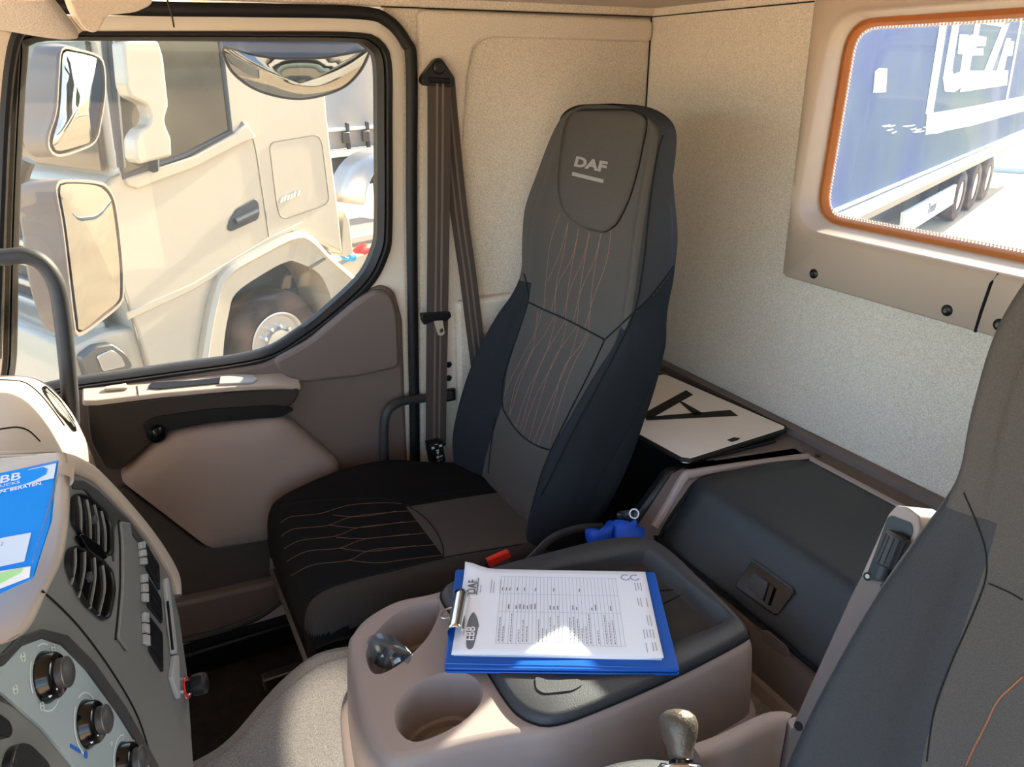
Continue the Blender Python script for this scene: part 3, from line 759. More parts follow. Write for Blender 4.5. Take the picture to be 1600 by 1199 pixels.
# ---- driver's seat (inboard half visible at the right edge of the photograph)
DO = V((-.225, -1.27, .10))
ds = empty('driver_seat', V((.45, YS, ZF)) + DO - V((0, 0, .10)), 'dark grey driver seat at the right edge with folded armrest', 'seat')
db = backrest('backrest', YS, DO, ds)
db.data.materials[2] = MATS['seat_side']
dc = cushion('cushion', YS, DO, ds)
mesh('pedestal', *box((.25, .14, -1.19), (.40, .34, .40)), 'black_plastic', ds, bevel=.02)
bd = bvh(db)
sm = B()
for px in ([(1506, 770), (1525, 815), (1540, 860), (1540, 905), (1520, 960), (1485, 1040), (1460, 1110), (1448, 1190)], [(1545, 912), (1575, 925), (1598, 938)]):
    q = castline(bd, px, 0.0004, 6)
    if len(q) > 2: sm.add(tube(q, 0.0007, 6))
if sm.v: sm.build('seam', 'seam', db, smooth=180)
st = B(); q = castline(bd, [(1599, 1058), (1580, 1075), (1558, 1098), (1540, 1135), (1522, 1170), (1510, 1197)], .0006, 14)
for i in range(0, len(q) - 1):
    st.add(tube([q[i], q[i].lerp(q[i + 1], .6)], .0007, 5))
if st.v: tag(st.build('stitching', 'stitch_bright', db, smooth=180), 'bright orange dashed stitching')
# folded-up armrest: flat grey underside plate, housing with ribbed adjuster wheel
YA = .475
_d = PY(1350, 893, YA) - PY(1236, 1150, YA); _an = V((0, 1, 0)).cross(_d).normalized(); _ap = PY(1236, 1150, YA)
if _an.dot(_ap) > 0: _an = -_an
def AR(u, v, h=0.0): return PP(u, v, _ap + _an * h, _an)
def da(px, h=0.0): return [AR(u, v, h) for u, v in px]
arm = mesh('armrest', *prism(rounded(da([(1225, 1199), (1240, 1130), (1262, 1080), (1330, 930), (1347, 897), (1400, 925), (1385, 960), (1322, 1100), (1296, 1160), (1270, 1240), (1205, 1260)]), .004, 2), _an * -.022), 'taupe_dark', ds, bevel=.003)
hs = da([(1345, 900), (1362, 862), (1388, 803), (1400, 790), (1418, 792), (1436, 806), (1438, 828), (1402, 925)])
tag(mesh('armrest_housing', *prism(rounded(hs, .003, 4), _an * -.055), 'taupe', arm, bevel=.006), 'taupe plastic housing')
mesh('housing_recess', *prism(rounded(da([(1353, 903), (1369, 860), (1386, 812), (1392, 805), (1424, 817), (1427, 829), (1399, 918)], .0006), .003, 3), _an * .0006), 'black_plastic', arm, smooth=0)
c0, c1 = AR(1380, 892, .010), AR(1404, 834, .010); ax = (c1 - c0).normalized(); L0 = (c1 - c0).length
wh = B(); wh.add(lathe([(.009, .006), (.0128, .009), (.0128, L0 - .003), (.009, L0)], c0, ax, 24)); wh.add(lathe([(.006, -.010), (.006, .008)], c0, ax, 16))
for k in range(14):
    t = 2 * math.pi * k / 14; a_ = ax.orthogonal().normalized(); b_ = ax.cross(a_); r_ = (a_ * math.cos(t) + b_ * math.sin(t)) * .0128
    wh.add(tube([c0 + ax * .010 + r_, c1 - ax * .004 + r_], .0014, 5))
wh.build('adjuster_wheel', 'charcoal', arm)
for u, v in ((1356, 901), (1383, 917)):
    s_ = mesh('plate_screw', *lathe([(.005, 0), (.005, .0012), (.0032, .0022)], AR(u, v, .0002), _an, 14), 'black_plastic', arm)
    mesh('screw_head', *lathe([(.0028, 0), (.0028, .001)], AR(u, v, .0022), _an, 8), 'metal', s_)
mesh('pivot_hole', *lathe([(.0056, 0), (.0056, .0012)], AR(1248, 1135, .0002), _an, 18), 'rubber', arm)
# ================================================================== CENTRE CONSOLE
ZT = -.79
con = empty('center_console', (.5, .8, -1.0), 'taupe centre console with two cup holders and black lidded tray', 'console')
def pz(px, z=ZT): return [PZ(u, v, z) for u, v in px]
TOPC = [(545, 1010), (552, 985), (575, 960), (620, 936), (683, 922), (760, 893), (850, 868), (940, 846), (1000, 842), (1040, 856), (1100, 912), (1160, 972), (1172, 992), (1166, 1008), (1050, 1066), (930, 1118), (860, 1143), (800, 1150), (720, 1165), (640, 1185), (600, 1180), (565, 1120)]
top = catmull(pz(TOPC), 6, closed=True)
N_ = 140
top = resample(top, N_); cc = sum(top, V((0, 0, 0))) / N_
def csl(k, z, dx=0.0): return [V((cc.x + (p.x - cc.x) * k + dx, cc.y + (p.y - cc.y) * k, z)) for p in top]
def grow(loop, d, z):
    out = []; n = len(loop)
    for i, p in enumerate(loop):
        t = loop[(i + 1) % n] - loop[i - 1]; nn = V((t.y, -t.x, 0)).normalized()
        if nn.dot(V((p.x - cc.x, p.y - cc.y, 0))) < 0: nn = -nn
        out.append(V((p.x + nn.x * d, p.y + nn.y * d, z)))
    return out
# the two cup holders: ellipses traced on the deck
CUP = []
for pts in ([(690, 940), (672, 990), (635, 1030), (600, 1052), (580, 1050), (572, 1020), (590, 985), (625, 955), (665, 940)], [(753, 1075), (750, 1100), (720, 1130), (670, 1155), (640, 1158), (618, 1135), (620, 1100), (650, 1068), (700, 1050), (735, 1055)]):
    P = pz(pts, ZT); c = sum(P, V((0, 0, 0))) / len(P)
    CUP.append((c, catmull(P, 6, closed=True)))
LIDX = [(690, 928), (760, 897), (850, 872), (940, 850), (1000, 846), (1038, 860), (1098, 915), (1158, 975), (1168, 990), (1160, 1003), (1050, 1060), (930, 1112), (868, 1133), (832, 1130), (800, 1108), (762, 1050), (725, 985)]
lid = resample(catmull(pz(LIDX, ZT), 6, closed=True), 120)
TRY = [(800, 925), (860, 898), (940, 880), (1003, 868), (1022, 874), (1075, 920), (1128, 965), (1130, 976), (1115, 985), (1030, 1018), (930, 1045), (880, 1045), (840, 1010)]
tray = resample(catmull(pz(TRY, ZT), 6, closed=True), 120)
def startmax(lp): i = max(range(len(lp)), key=lambda i: lp[i].x + lp[i].y); return lp[i:] + lp[:i]
lid, tray = startmax(lid), startmax(tray)
lc = sum(tray, V((0, 0, 0))) / len(tray)
def gz(lp, k, z): return [V((lc.x + (p.x - lc.x) * k, lc.y + (p.y - lc.y) * k, z)) for p in lp]
LIDH = gz(lid, .94, ZT)
# deck with holes
bm = bmesh.new(); edges = []
def addloop(lp):
    vs_ = [bm.verts.new(p) for p in lp]; es = [bm.edges.new((vs_[i], vs_[(i + 1) % len(vs_)])) for i in range(len(vs_))]; return es
es = addloop(grow(top, -.012, ZT))
cups_r = []
for c, lp in CUP:
    lp = resample(lp, 48); cups_r.append((c, lp)); es += addloop([V((p.x, p.y, ZT)) for p in lp])
es += addloop(LIDH)
bmesh.ops.triangle_fill(bm, use_beauty=True, use_dissolve=False, edges=es)
dv = [v.co.copy() for v in bm.verts]; bm.verts.index_update(); df = [[v.index for v in f.verts] for f in bm.faces]; bm.free()
body = B(); body.add((dv, df))
body.add(loft([grow(top, -.012, ZT), grow(top, -.006, ZT - .0015), grow(top, -.001, ZT - .006), grow(top, .002, ZT - .014), grow(top, .006, ZT - .05), grow(top, .012, ZT - .135), grow(top, .020, ZT - .138), grow(top, .024, ZT - .145), grow(top, .028, -1.02)], closed=True))
for c, lp in cups_r:
    def k_(s, z, c=c, lp=lp): return [V((c.x + (p.x - c.x) * s, c.y + (p.y - c.y) * s, z)) for p in lp]
    body.add(loft([k_(1, ZT), k_(.975, ZT - .003), k_(.95, ZT - .012), k_(.88, ZT - .075), k_(.80, ZT - .078), k_(.78, ZT - .088), k_(.3, ZT - .088)], closed=True, cap1=True))
cb = body.build('console_body', 'taupe', con, smooth=40)
# black lid with raised rim and sunken tray
ld = mesh('tray_lid', *loft([gz(lid, 1, ZT - .002), gz(lid, 1, ZT + .002), gz(lid, .985, ZT + .010), gz(lid, .955, ZT + .014), mid(gz(lid, .955, 0), gz(tray, 1.03, 0), .5) and [V((p.x, p.y, ZT + .013)) for p in mid(gz(lid, .955, 0), gz(tray, 1.03, 0), .6)], gz(tray, 1.03, ZT + .011), gz(tray, 1.0, ZT + .006), gz(tray, .96, ZT - .016), gz(tray, .93, ZT - .020)], closed=True, cap1=True), 'charcoal', con, smooth=50)
mesh('lid_joint', *tube([p + V((0, 0, .0005)) for p in grow(lid, .0015, ZT)], .0014, 5, closed=True), 'seam', con)
for a_, b_ in (((1052, 922), (1010, 925)), ((1063, 930), (1020, 953))):
    mesh('elastic_cord', *tube([PZ(*a_, ZT + .008), PZ(*b_, ZT - .016)], .0013, 5), 'rubber', ld)
nt_ = [PZ(u, v, ZT + .0142) for u, v in [(836, 1058), (860, 1065), (905, 1062), (912, 1070), (895, 1080), (850, 1085), (838, 1078)]]
mesh('finger_notch', *prism(rounded(nt_, .006, 4), (0, 0, .0012)), 'charcoal', ld)

# ---- clear bag with small dark parts in the far cup holder
bag = empty('plastic_bag', CUP[0][0] + V((0, 0, -.07)), 'clear crumpled plastic bag of small dark parts in the far cup holder', 'bag')
c = PZ(610, 1020, ZT - .004)
rnd = random.Random(3)
rows = []
X0, Y0 = (PZ(648, 1022, ZT) - PZ(575, 1005, ZT)), V((-.018, .03, .0))
for i in range(9):
    t = i / 8; s = math.sin(math.pi * min(1, .12 + t * .9)) ** .6; rows.append([])
    for k in range(16):
        a_ = 2 * math.pi * k / 16; r_ = .029 * s * (1 + .55 * (rnd.random() - .5))
        rows[-1].append(c + X0 * (t - .5) * .95 + V((0, math.cos(a_) * r_, math.sin(a_) * r_ * .75 - .006 + .012 * t)))
mesh('bag', *loft(rows, closed=True, cap0=True, cap1=True), 'bag_film', bag, smooth=20)
for k in range(3):
    p = c + X0 * (-.18 + .16 * k) + V((0, .004 * (k % 2), -.014))
    mesh('fitting', *lathe([(.006, -.012), (.010, -.010), (.010, .004), (.006, .006), (.004, .014)], p, (.5, .3 - .3 * k, .6), 14), 'black_plastic' if k != 1 else 'steel_dark', bag)
mesh('strip', *tube(catmull([c + X0 * -.3 + V((0, 0, .012)), c + V((0, -.006, .019)), c + X0 * .35 + V((0, 0, .012))], 5), .0016, 5), 'clear_tube', bag)

# ================================================================== CLIPBOARD + FORM
ZB = ZT + .017
def on(u, v, z=ZB): return PZ(u, v, z)
F4 = [on(712, 893), on(1023, 897), on(1062, 1052), on(694, 1048)]
cl = empty('clipboard', sum(F4, V((0, 0, 0))) / 4, 'blue clipboard folder lying on the black console tray', 'clipboard')
fb = mesh('cover', *prism(rounded(F4, .005, 3), (0, 0, .004)), 'folder_blue', cl, bevel=.0015)
mesh('cover_flap', *prism(rounded([p + V((0, 0, -.005)) for p in F4], .005, 3), (0, 0, .003)), 'folder_blue', cl, bevel=.001)
mesh('welded_edge', *tube([F4[3] + V((.004, .008, .0042)), F4[2] + V((-.004, .008, .0042))], .0012, 5), 'folder_blue', cl)
ZPp = ZB + .0048
Pq = [on(727, 890, ZPp), on(1008, 895, ZPp), on(1037, 1032, ZPp), on(705, 1025, ZPp)]
pap = empty('inspection_form', sum(Pq, V((0, 0, 0))) / 4, 'white printed form clipped to the blue clipboard, lying sideways', 'paper')
nx_, ny_ = 24, 16
def pq(s, t, lift=0): return Pq[0].lerp(Pq[1], s).lerp(Pq[3].lerp(Pq[2], s), t) + V((0, 0, lift))
def wave(s, t): return .0012 + .007 * math.exp(-((s - 0.0) / .09) ** 2) * (1 - t) ** 14 * 2 + .0016 * math.sin(6 * s) * t ** 4 + .003 * math.exp(-((s - 1) / .06) ** 2) * t ** 4
rows = [[pq(i / nx_, j / ny_, wave(i / nx_, j / ny_)) for i in range(nx_ + 1)] for j in range(ny_ + 1)]
sh = mesh('sheet', *loft(rows), 'paper', pap, smooth=180, solid=.0003)
for k in range(3):
    mesh('sheet', *prism([pq(.01, .02, -.0035 + .0012 * k), pq(.995 - .002 * k, .02, -.0035 + .0012 * k), pq(1.0 - .003 * k, .985 + .006 * k, -.0035 + .0012 * k), pq(.01, .985 + .006 * k, -.0035 + .0012 * k)], (0, 0, .0004)), 'paper', pap)
# printing: ruled table, text strokes, letterheads
pr = B(); plt = B()
def pl(s0, t0, s1, t1, w, b, h=.0009):
    a_, b_ = pq(s0, t0, wave(s0, t0) + h), pq(s1, t1, wave(s1, t1) + h); d = (b_ - a_); n = V((-d.y, d.x, 0)).normalized() * w / 2
    b.add(([a_ - n, b_ - n, b_ + n, a_ + n], [[0, 1, 2, 3]]))
for s in [.205 + .0195 * i for i in range(33)]:
    for j in range(6):
        if s < .83: pl(s, .10 + .13 * j, s, .10 + .13 * (j + 1), .0005, plt)
for t in (.10, .32, .53, .88):
    for i in range(11): pl(.205 + .057 * i, t, .205 + .057 * (i + 1), t, .0005, plt)
rp = random.Random(5)
for i in range(30):
    s = .213 + .0195 * i
    if rp.random() < .75:
        t1 = .86; L_ = .12 + .2 * rp.random(); t = t1
        while t > t1 - L_:
            w_ = .012 + .02 * rp.random(); pl(s + .004, t, s + .004, t - w_, .0011, pr); t -= w_ + .008
    if rp.random() < .5: pl(s + .004, .50, s + .004, .50 - .03 - .04 * rp.random(), .0015, pr)
    if rp.random() < .25: pl(s + .004, .28, s + .006, .24, .0014, pr)
for i, (s, t0, t1) in enumerate([(.07, .13, .31), (.085, .18, .31), (.10, .2, .31), (.155, .12, .31), (.17, .15, .31), (.205, .12, .31)]): pl(s - .0, t0 + .02, s - .0, t1, .0012, plt)
for s in (.93, .945, .96, .975):
    for t0, t1 in ((.15, .26), (.34, .46), (.54, .68), (.70, .80), (.84, .95)):
        if rp.random() < .8: pl(s + .0, t0, s + .0, t1 - .03 * rp.random(), .0013, plt)
tag(plt.build('ruled_lines', 'print_light', sh, smooth=0), 'pale grey ruled table and small print')
tag(pr.build('typed_entries', 'print', sh, smooth=0), 'grey typed entries')
def on_paper(body, s, t, size, m, name, bold=.0):
    o = pq(s, t, .0026); xd = pq(s, t - .1) - pq(s, t); yd = pq(s - .1, t) - pq(s, t)
    return text(name, body, o, xd, yd, size, m, sh, extrude=.00008, bold=bold)
tag(on_paper('DAF', .075, .335, .020, 'print', 'letterhead', .02), 'printed letterhead')
pl2 = B(); pl(.082, .13, .082, .34, .0016, pl2); pl2.build('letterhead_rule', 'print', sh, smooth=0)
# oval badge with EBB lettering
ov = [pq(.075, .55, .0022), pq(.098, .60, .0022), pq(.115, .70, .0022), pq(.112, .72, .0022), pq(.104, .88, .0022), pq(.095, .935, .0022), pq(.075, .94, .0022), pq(.063, .88, .0022), pq(.055, .68, .0022)]
bd_ = mesh('oval_badge', *prism(catmull(ov, 5, closed=True), (0, 0, .0002)), 'print', sh, smooth=0)
o = pq(.098, .86, .0026); text('badge_letters', 'EBB', o, pq(.098, .7) - pq(.098, .8), pq(0, .8) - pq(.1, .8), .019, 'paper', sh, extrude=.00008, bold=.01)
for s in (.885, .935):
    ce = pq(s, .085, wave(s, .085) + .0012); L_ = [ce + V((math.cos(a_) * .0068, math.sin(a_) * .0068, 0)) for a_ in [.4 + i * .42 for i in range(13)]]
    mesh('round_mark', *stroke(L_, .0022, V((0, 0, 1)), .0002), 'print_light', sh, smooth=0)
# spring clip
d_t = (Pq[3] - Pq[0]).normalized(); d_s = (Pq[1] - Pq[0]).normalized()
k0 = on(722, 930, ZB + .01); k1 = on(712, 990, ZB + .01); L_ = (k1 - k0)
pf = [(-.012, -.008), (-.013, .002), (-.010, .008), (-.002, .0125), (.006, .010), (.010, .003), (.012, -.003)]
clip = mesh('spring_clip', *loft([[k0 + L_ * t + d_s * a_ + V((0, 0, b_)) for a_, b_ in catmull([V((a_, b_, 0)) for a_, b_ in pf], 4) and [(q.x, q.y) for q in catmull([V((a_, b_, 0)) for a_, b_ in pf], 4)]] for t in (0, .08, .3, .7, .92, 1)]), 'chrome', cl, smooth=180, solid=.0012)
rc = (k0 + k1) / 2 - d_s * .016 + V((0, 0, .0))
mesh('hanging_ring', *tube([rc + d_s * (math.cos(a_) * .011) + d_t * (math.sin(a_) * .012) + V((0, 0, .004 * math.cos(a_))) for a_ in [i * 2 * math.pi / 20 for i in range(20)]], .0016, 6, closed=True), 'metal', clip)

# ================================================================== REAR LOCKER (box across the back)
lk = empty('rear_locker', (1.1, .6, -1.0), 'taupe storage box behind the console with a black lid', 'locker')
ylm, y_r = 1.045, -.30
# profile in x,z : apron, front slope, top, back rail
ZL = -.775
fr_ = [(.862, -1.01), (.866, -.905), (.872, -.888), (.885, -.872), (.955, -.783), (.985, ZL), (1.26, ZL - .0), (1.325, ZL + .003), (1.328, -1.0)]
fs_ = [(.862, -1.01), (.866, -.905), (.870, -.893), (.890, -.890), (.94, -.83), (.965, -.80), (.99, -.795), (1.236, -.795), (1.240, ZL), (1.325, ZL + .003), (1.328, -1.0)]
def ledg(x): x = min(1.238, max(.872, x)); return 1.008 + (1.238 - x) * .135 if x > .96 else 1.045 - (.96 - x) * .12
bl_ = B()
bl_.add(loft([[V((x, 1.108, z)) for x, z in fr_], [V((x, ledg(x) + .004, z)) for x, z in fr_]], closed=False))
bl_.add(loft([[V((x, ledg(x) + .004, z)) for x, z in fs_]] + [[V((x, y, z)) for x, z in fs_] for y in (.9, .5, y_r)], closed=False))
bl_.add(prism([V((x, ledg(x) + .004, z)) for x, z in fr_], (0, .004, 0)))
lb = bl_.build('box_body', 'taupe', lk, smooth=40)
# shoulder and left shelf that continues behind the passenger seat
lb = bl_.build('box_body', 'taupe', lk, smooth=40)
left = [PZ(1012, 832, -.79), PZ(1042, 738, ZL), PZ(1072, 722, ZL), PZ(1222, 690, ZL)]
mesh('shelf', *prism([V((1.325, 1.77, ZL + .002)), V((1.325, 1.05, ZL + .002)), V((1.06, 1.10, ZL + .002)), V((1.05, 1.77, ZL + .002))], (0, 0, -.03)), 'taupe_dark', lk, bevel=.008)
mesh('shelf_back_rail', *prism(rounded([V((1.30, 1.77, ZL)), V((1.328, 1.77, ZL)), V((1.328, -.3, ZL)), V((1.30, -.3, ZL))], .001, 1), (0, 0, .018)), 'taupe_dark', lk, bevel=.008, seg=3)
mesh('left_cheek', *prism([V((.86, 1.108, -1.0)), V((.865, 1.108, -.88)), V((.955, 1.112, ZL - .006)), V((1.2, 1.112, ZL - .006)), V((1.2, 1.112, -1.0))], (0, .03, 0)), 'black_plastic', lk, bevel=.01)
mesh('shelf_shade_board', *box((1.075, 1.45, -1.12), (.03, .64, .63)), 'black_plastic', lk)  # added black board, stands in for the shade below the shelf
# rounded raised rim framing the lid
blk = bvh(lb)
rim_px = [(1252, 713), (1160, 738), (1085, 757), (1068, 765), (1046, 800), (1026, 830)]
rl = catmull([V((1.245, 1.012, ZL + .006)), V((1.10, 1.045, ZL + .006)), V((.985, 1.070, ZL + .005)), V((.962, 1.075, ZL + .0)), V((.925, 1.07, -.822)), V((.884, 1.062, -.866))], 6)
mesh('lid_rim', *tube(rl, .010, 10), 'taupe', lk)
mesh('lid_rim', *tube([V((1.245, 1.012, ZL + .004)), V((1.245, .5, ZL + .004)), V((1.245, -.3, ZL + .004))], .008, 8), 'taupe', lk)
# lid: follows the top and the sloping front, slightly crowned
lp_ = [(1.238, ZL + .006), (1.15, ZL + .014), (1.05, ZL + .014), (.99, ZL + .010), (.965, ZL + .002), (.945, -.800), (.915, -.836), (.884, -.872), (.880, -.884)]
lp_ = [(q.x, q.y) for q in catmull([V((a_, b_, 0)) for a_, b_ in lp_], 4)]
rows = [[V((x, ledg(x) - (ledg(x) - y_r) * t, z)) for t in (0, .03, .3, .6, 1)] for x, z in lp_]
lidm = mesh('locker_lid', *loft(rows), 'locker_lid', lk, smooth=180, solid=.006)
mesh('lid_gap', *tube(catmull([V((1.242, 1.004, ZL + .004)), V((1.10, 1.028, ZL + .006)), V((.985, 1.046, ZL + .004)), V((.94, 1.046, -.803)), V((.884, 1.040, -.871)), V((.876, 1.0, -.882)), V((.876, .5, -.884)), V((.876, -.3, -.884))], 6), .0045, 6), 'seam', lk)
bl2 = bvh(lidm)
# latch with a paddle; flat dish plate coloured black for the recess's shade
def on_lid(px, off=0): return [cast(bl2, u, v, off)[0] for u, v in px]
dish = on_lid([(1178, 877), (1238, 921), (1240, 932), (1213, 964), (1150, 918), (1154, 908)], .0015)
nl = cast(bl2, 1195, 915)[1]
if None not in dish:
    lt = mesh('latch', *prism(rounded(dish, .006, 4), nl * .003), 'black_gloss', lk, bevel=.002)
    ra = on_lid([(1184, 898), (1206, 914), (1197, 943), (1172, 922)], .004); rb = on_lid([(1206, 914), (1214, 920), (1204, 948), (1197, 943)], .004)
    mesh('latch_paddle', *prism(rounded(ra, .003, 3), nl * .010), 'charcoal', lt, bevel=.002)
    mesh('latch_paddle_end', *prism(rb, nl * .006), 'black_gloss', lt, bevel=.001)
    mesh('latch_lip', *tube(on_lid([(1178, 877), (1238, 921), (1241, 930)], .004), .003, 6), 'locker_lid', lt)
# screws on the rim
mesh('rim_screw', *lathe([(.006, 0), (.006, .002), (.003, .003)], PZ(1278, 712, ZL + .003), (0, 0, 1), 14), 'dark_brown', lk)
# embossed plate on the apron
em = [PX(u, v, .862) for u, v in [(1188, 985), (1200, 985), (1230, 1010), (1236, 1024), (1225, 1026), (1192, 1002)]]
mesh('apron_plate', *prism(rounded(em, .004, 3), (-.002, 0, 0)), 'taupe_dark', lk, bevel=.001)
mesh('apron_foot', *prism([V((.845, 1.1, -1.0)), V((.875, 1.1, -1.0)), V((.875, 1.1, -.975)), V((.855, 1.1, -.975))], (0, -1.4, 0)), 'taupe', lk, bevel=.004)

# ---- white board with a letter A lying on the shelf; a dark one beneath it
ZA = -.752
bdp = [PZ(u, v, ZA) for u, v in [(960, 618), (985, 592), (1040, 585), (1232, 668), (1072, 718), (985, 684)]]
bA = empty('letter_board', sum(bdp, V((0, 0, 0))) / 6 - V((0, 0, .01)), 'white board with a black letter A lying on the rear shelf', 'board')
# rectangular board fitted to the visible corners
c2, c3_ = PZ(1230, 668, ZA), PZ(1072, 718, ZA)
e1 = PZ(1040, 585, ZA) - c2; e2 = PZ(1002, 680, ZA) - c3_
e = (e1.normalized() + e2.normalized()).normalized(); Lb = .40
bq = [c2, c3_, c3_ + e * Lb, c2 + e * Lb]
mesh('board', *prism(rounded(bq, .012, 4), (0, 0, -.012)), 'board_white', bA, bevel=.001)
ro = rounded([p + (p - sum(bq, V((0, 0, 0))) / 4).normalized() * .006 for p in bq], .014, 4)
mesh('edge_trim', *tube([p + V((0, 0, -.004)) for p in resample(ro, 60)], .005, 8, closed=True), 'board_black', bA)
def AP(u, v, h=.0008): return PZ(u, v, ZA + h)
for px in ([(1072, 610), (1083, 617), (1016, 655), (1006, 652), (1008, 645)], [(1141, 641), (1153, 650), (1010, 657), (1008, 652)], [(1060, 627), (1068, 629), (1100, 647), (1086, 650)]):
    mesh('letter_stroke', *prism([AP(*q) for q in px], (0, 0, .0005)), 'board_black', bA, smooth=0)
mesh('hand_hole', *prism(rounded([AP(*q) for q in [(1136, 688), (1146, 684), (1157, 685), (1153, 688), (1143, 691)]], .002, 2), (0, 0, .0006)), 'board_black', bA, smooth=0)
sp = [PZ(u, v, ZL + .004) for u, v in [(1085, 724), (1212, 690), (1202, 680), (1150, 660), (990, 600), (960, 640)]]
tag(mesh('folder', *prism([p for p in (PZ(1075, 726, ZL + .005), PZ(1213, 692, ZL + .005), PZ(1190, 672, ZL + .005), PZ(1000, 610, ZL + .005), PZ(985, 680, ZL + .005))], (0, 0, .006)), 'black_plastic', bevel=.002), 'black flat folder under the white letter board', 'folder')

# ---- blue cloth pouch and clear tube wedged between seat and box
rows = []; c = PW(962, 832, 1.53); rn = random.Random(9)
p_tl, p_tr, p_br, p_bl = PY(928, 825, 1.09), PY(992, 808, 1.05), PY(1006, 860, 1.0), PY(925, 870, 1.08)
for j in range(7):
    t = j / 6; r = []
    for i in range(10):
        s = i / 9; q = p_tl.lerp(p_tr, s).lerp(p_bl.lerp(p_br, s), t); f_ = .012 * math.sin(9 * s + 2 * t) + .006 * math.sin(14 * s - 5 * t)
        r.append(q + V((-.5 * f_, -f_, .006 * math.sin(7 * s))))
    rows.append(r)
tag(mesh('cloth_pouch', *loft(rows), 'cloth_blue', smooth=180, solid=.02), 'bright blue cloth pouch wedged between seat and box', 'pouch')
tb = empty('clear_tube', PY(990, 803, 1.06), 'small clear plastic tube with round white end above the blue pouch', 'tube')
e0, e1 = PY(991, 803, 1.045), PY(970, 805, 1.12)
mesh('barrel', *tube([e0, e1], .0085, 16, caps=False), 'clear_tube', tb, solid=.001)
mesh('end_ring', *tube([e0 + (basis(e1 - e0, V((0, 0, 1))) @ V((0, math.cos(a_) * .009, math.sin(a_) * .009))) for a_ in [i * 2 * math.pi / 20 for i in range(20)]], .0013, 6, closed=True), 'paper', tb)

# ================================================================== GEAR LEVER + SIDE CONSOLE
gb = empty('gear_console', (.5, .5, -1.0), 'taupe gear lever housing beside the driver seat', 'console')
WG = .86
kn = PW(1061, 1147, WG); axg = (PW(1057, 1112, WG + .02) - PW(1062, 1180, WG)).normalized()
gl_ = empty('gear_lever', PW(1060, 1200, WG), 'gear lever with bronze pear-shaped knob in a chrome collar', 'gear lever')
mesh('knob', *lathe([(.0125, -.026), (.0135, -.021), (.0150, -.014), (.0185, -.006), (.0212, .003), (.0218, .011), (.0195, .0185), (.013, .0235), (.005, .0255)], kn, axg, 28), 'knob_bronze', gl_, smooth=180)
mesh('neck', *lathe([(.0135, -.036), (.0135, -.026), (.0125, -.025)], kn, axg, 24), 'black_gloss', gl_)
mesh('collar', *lathe([(.014, -.046), (.022, -.044), (.0255, -.038), (.0255, -.033), (.0225, -.0295), (.019, -.031), (.017, -.038)], kn, axg, 32, caps=False), 'chrome', gl_, smooth=180)
mesh('shaft', *lathe([(.018, -.074), (.016, -.05)], kn, axg, 16), 'black_plastic', gl_)
gz_ = kn.z - .075
gp_ = [PZ(u, v, gz_) for u, v in [(930, 1199), (960, 1188), (1010, 1180), (1080, 1190), (1130, 1225), (1060, 1330), (900, 1330)]]
mesh('housing_top', *prism(rounded(gp_, .02, 4), (0, 0, -.12)), 'charcoal', gb, bevel=.012, seg=3)
zs_ = -.80
wl = [PZ(u, v, zs_) for u, v in [(1085, 1172), (1130, 1155), (1190, 1126), (1215, 1119), (1235, 1122), (1246, 1138)]]
wl = catmull(wl, 6)
rows = []
for i, p in enumerate(wl):
    d = (wl[min(i + 1, len(wl) - 1)] - wl[max(i - 1, 0)]).normalized(); s_ = V((d.y, -d.x, 0))
    if s_.y > 0: s_ = -s_
    rows.append([p - s_ * .008 + V((0, 0, -.2)), p - s_ * .008, p - s_ * .004 + V((0, 0, .003)), p + s_ * .012 + V((0, 0, .001)), p + s_ * .017 + V((0, 0, -.006)), p + s_ * .019 + V((0, 0, -.2))])
mesh('side_wall', *loft(rows, closed=True, cap0=True, cap1=True), 'taupe', gb, smooth=50)
mesh('seat_base_cover', *lathe([(.001, .02), (.03, .016), (.045, .0), (.05, -.05), (.05, -.2)], PZ(1222, 1185, -.90), (0, 0, 1), 24), 'black_plastic', gb, smooth=60)
# ================================================================== DASHBOARD
dash = empty('dashboard', (-.2, .8, -1.0), 'taupe dashboard with grey centre stack, twin vents and rotary knobs', 'dashboard')
# passenger side: profile lofted along y, end rounded off near the door
def prof(y, dx, dz, k=1.0):
    P = [(-.75, -.50), (-.45, -.492), (-.30, -.494), (-.235, -.502), (-.205, -.520), (-.185, -.56), (-.170, -.62), (-.160, -.70), (-.165, -.80), (-.20, -.95), (-.28, -1.15)]
    return [V((x + dx, y, z + dz)) for x, z in catmull([V((a, b, 0)) for a, b in P], 4) and [(q.x, q.y) for q in catmull([V((a, b, 0)) for a, b in P], 4)]]
rows = [prof(.55, -.02, .01), prof(.9, -.01, .008), prof(1.25, 0, 0), prof(1.45, .008, -.002), prof(1.55, .022, -.010), prof(1.61, .036, -.024), prof(1.645, .046, -.046), prof(1.662, .048, -.075), prof(1.668, .044, -.12)]
cols = [catmull(list(c), 3) for c in zip(*rows)]; rows = list(map(list, zip(*cols)))
dp = mesh('passenger_pad', *loft(rows, cap1=True), 'taupe_light', dash, smooth=60)
bdp_ = bvh(dp)
for px in ([(-5, 594), (30, 596), (48, 604), (70, 625), (100, 665)], [(-5, 672), (25, 668), (45, 674), (62, 690)]):
    q = castline(bdp_, px, .0003, 5)
    if len(q) > 2: mesh('pad_seam', *tube(q, .0016, 5), 'seam', dp)
vo = [cast(bdp_, u, v, .001)[0] for u, v in [(64, 606), (70, 603), (92, 624), (114, 656), (119, 675), (113, 674), (88, 644), (68, 616)]]
vo = [q for q in vo if q]
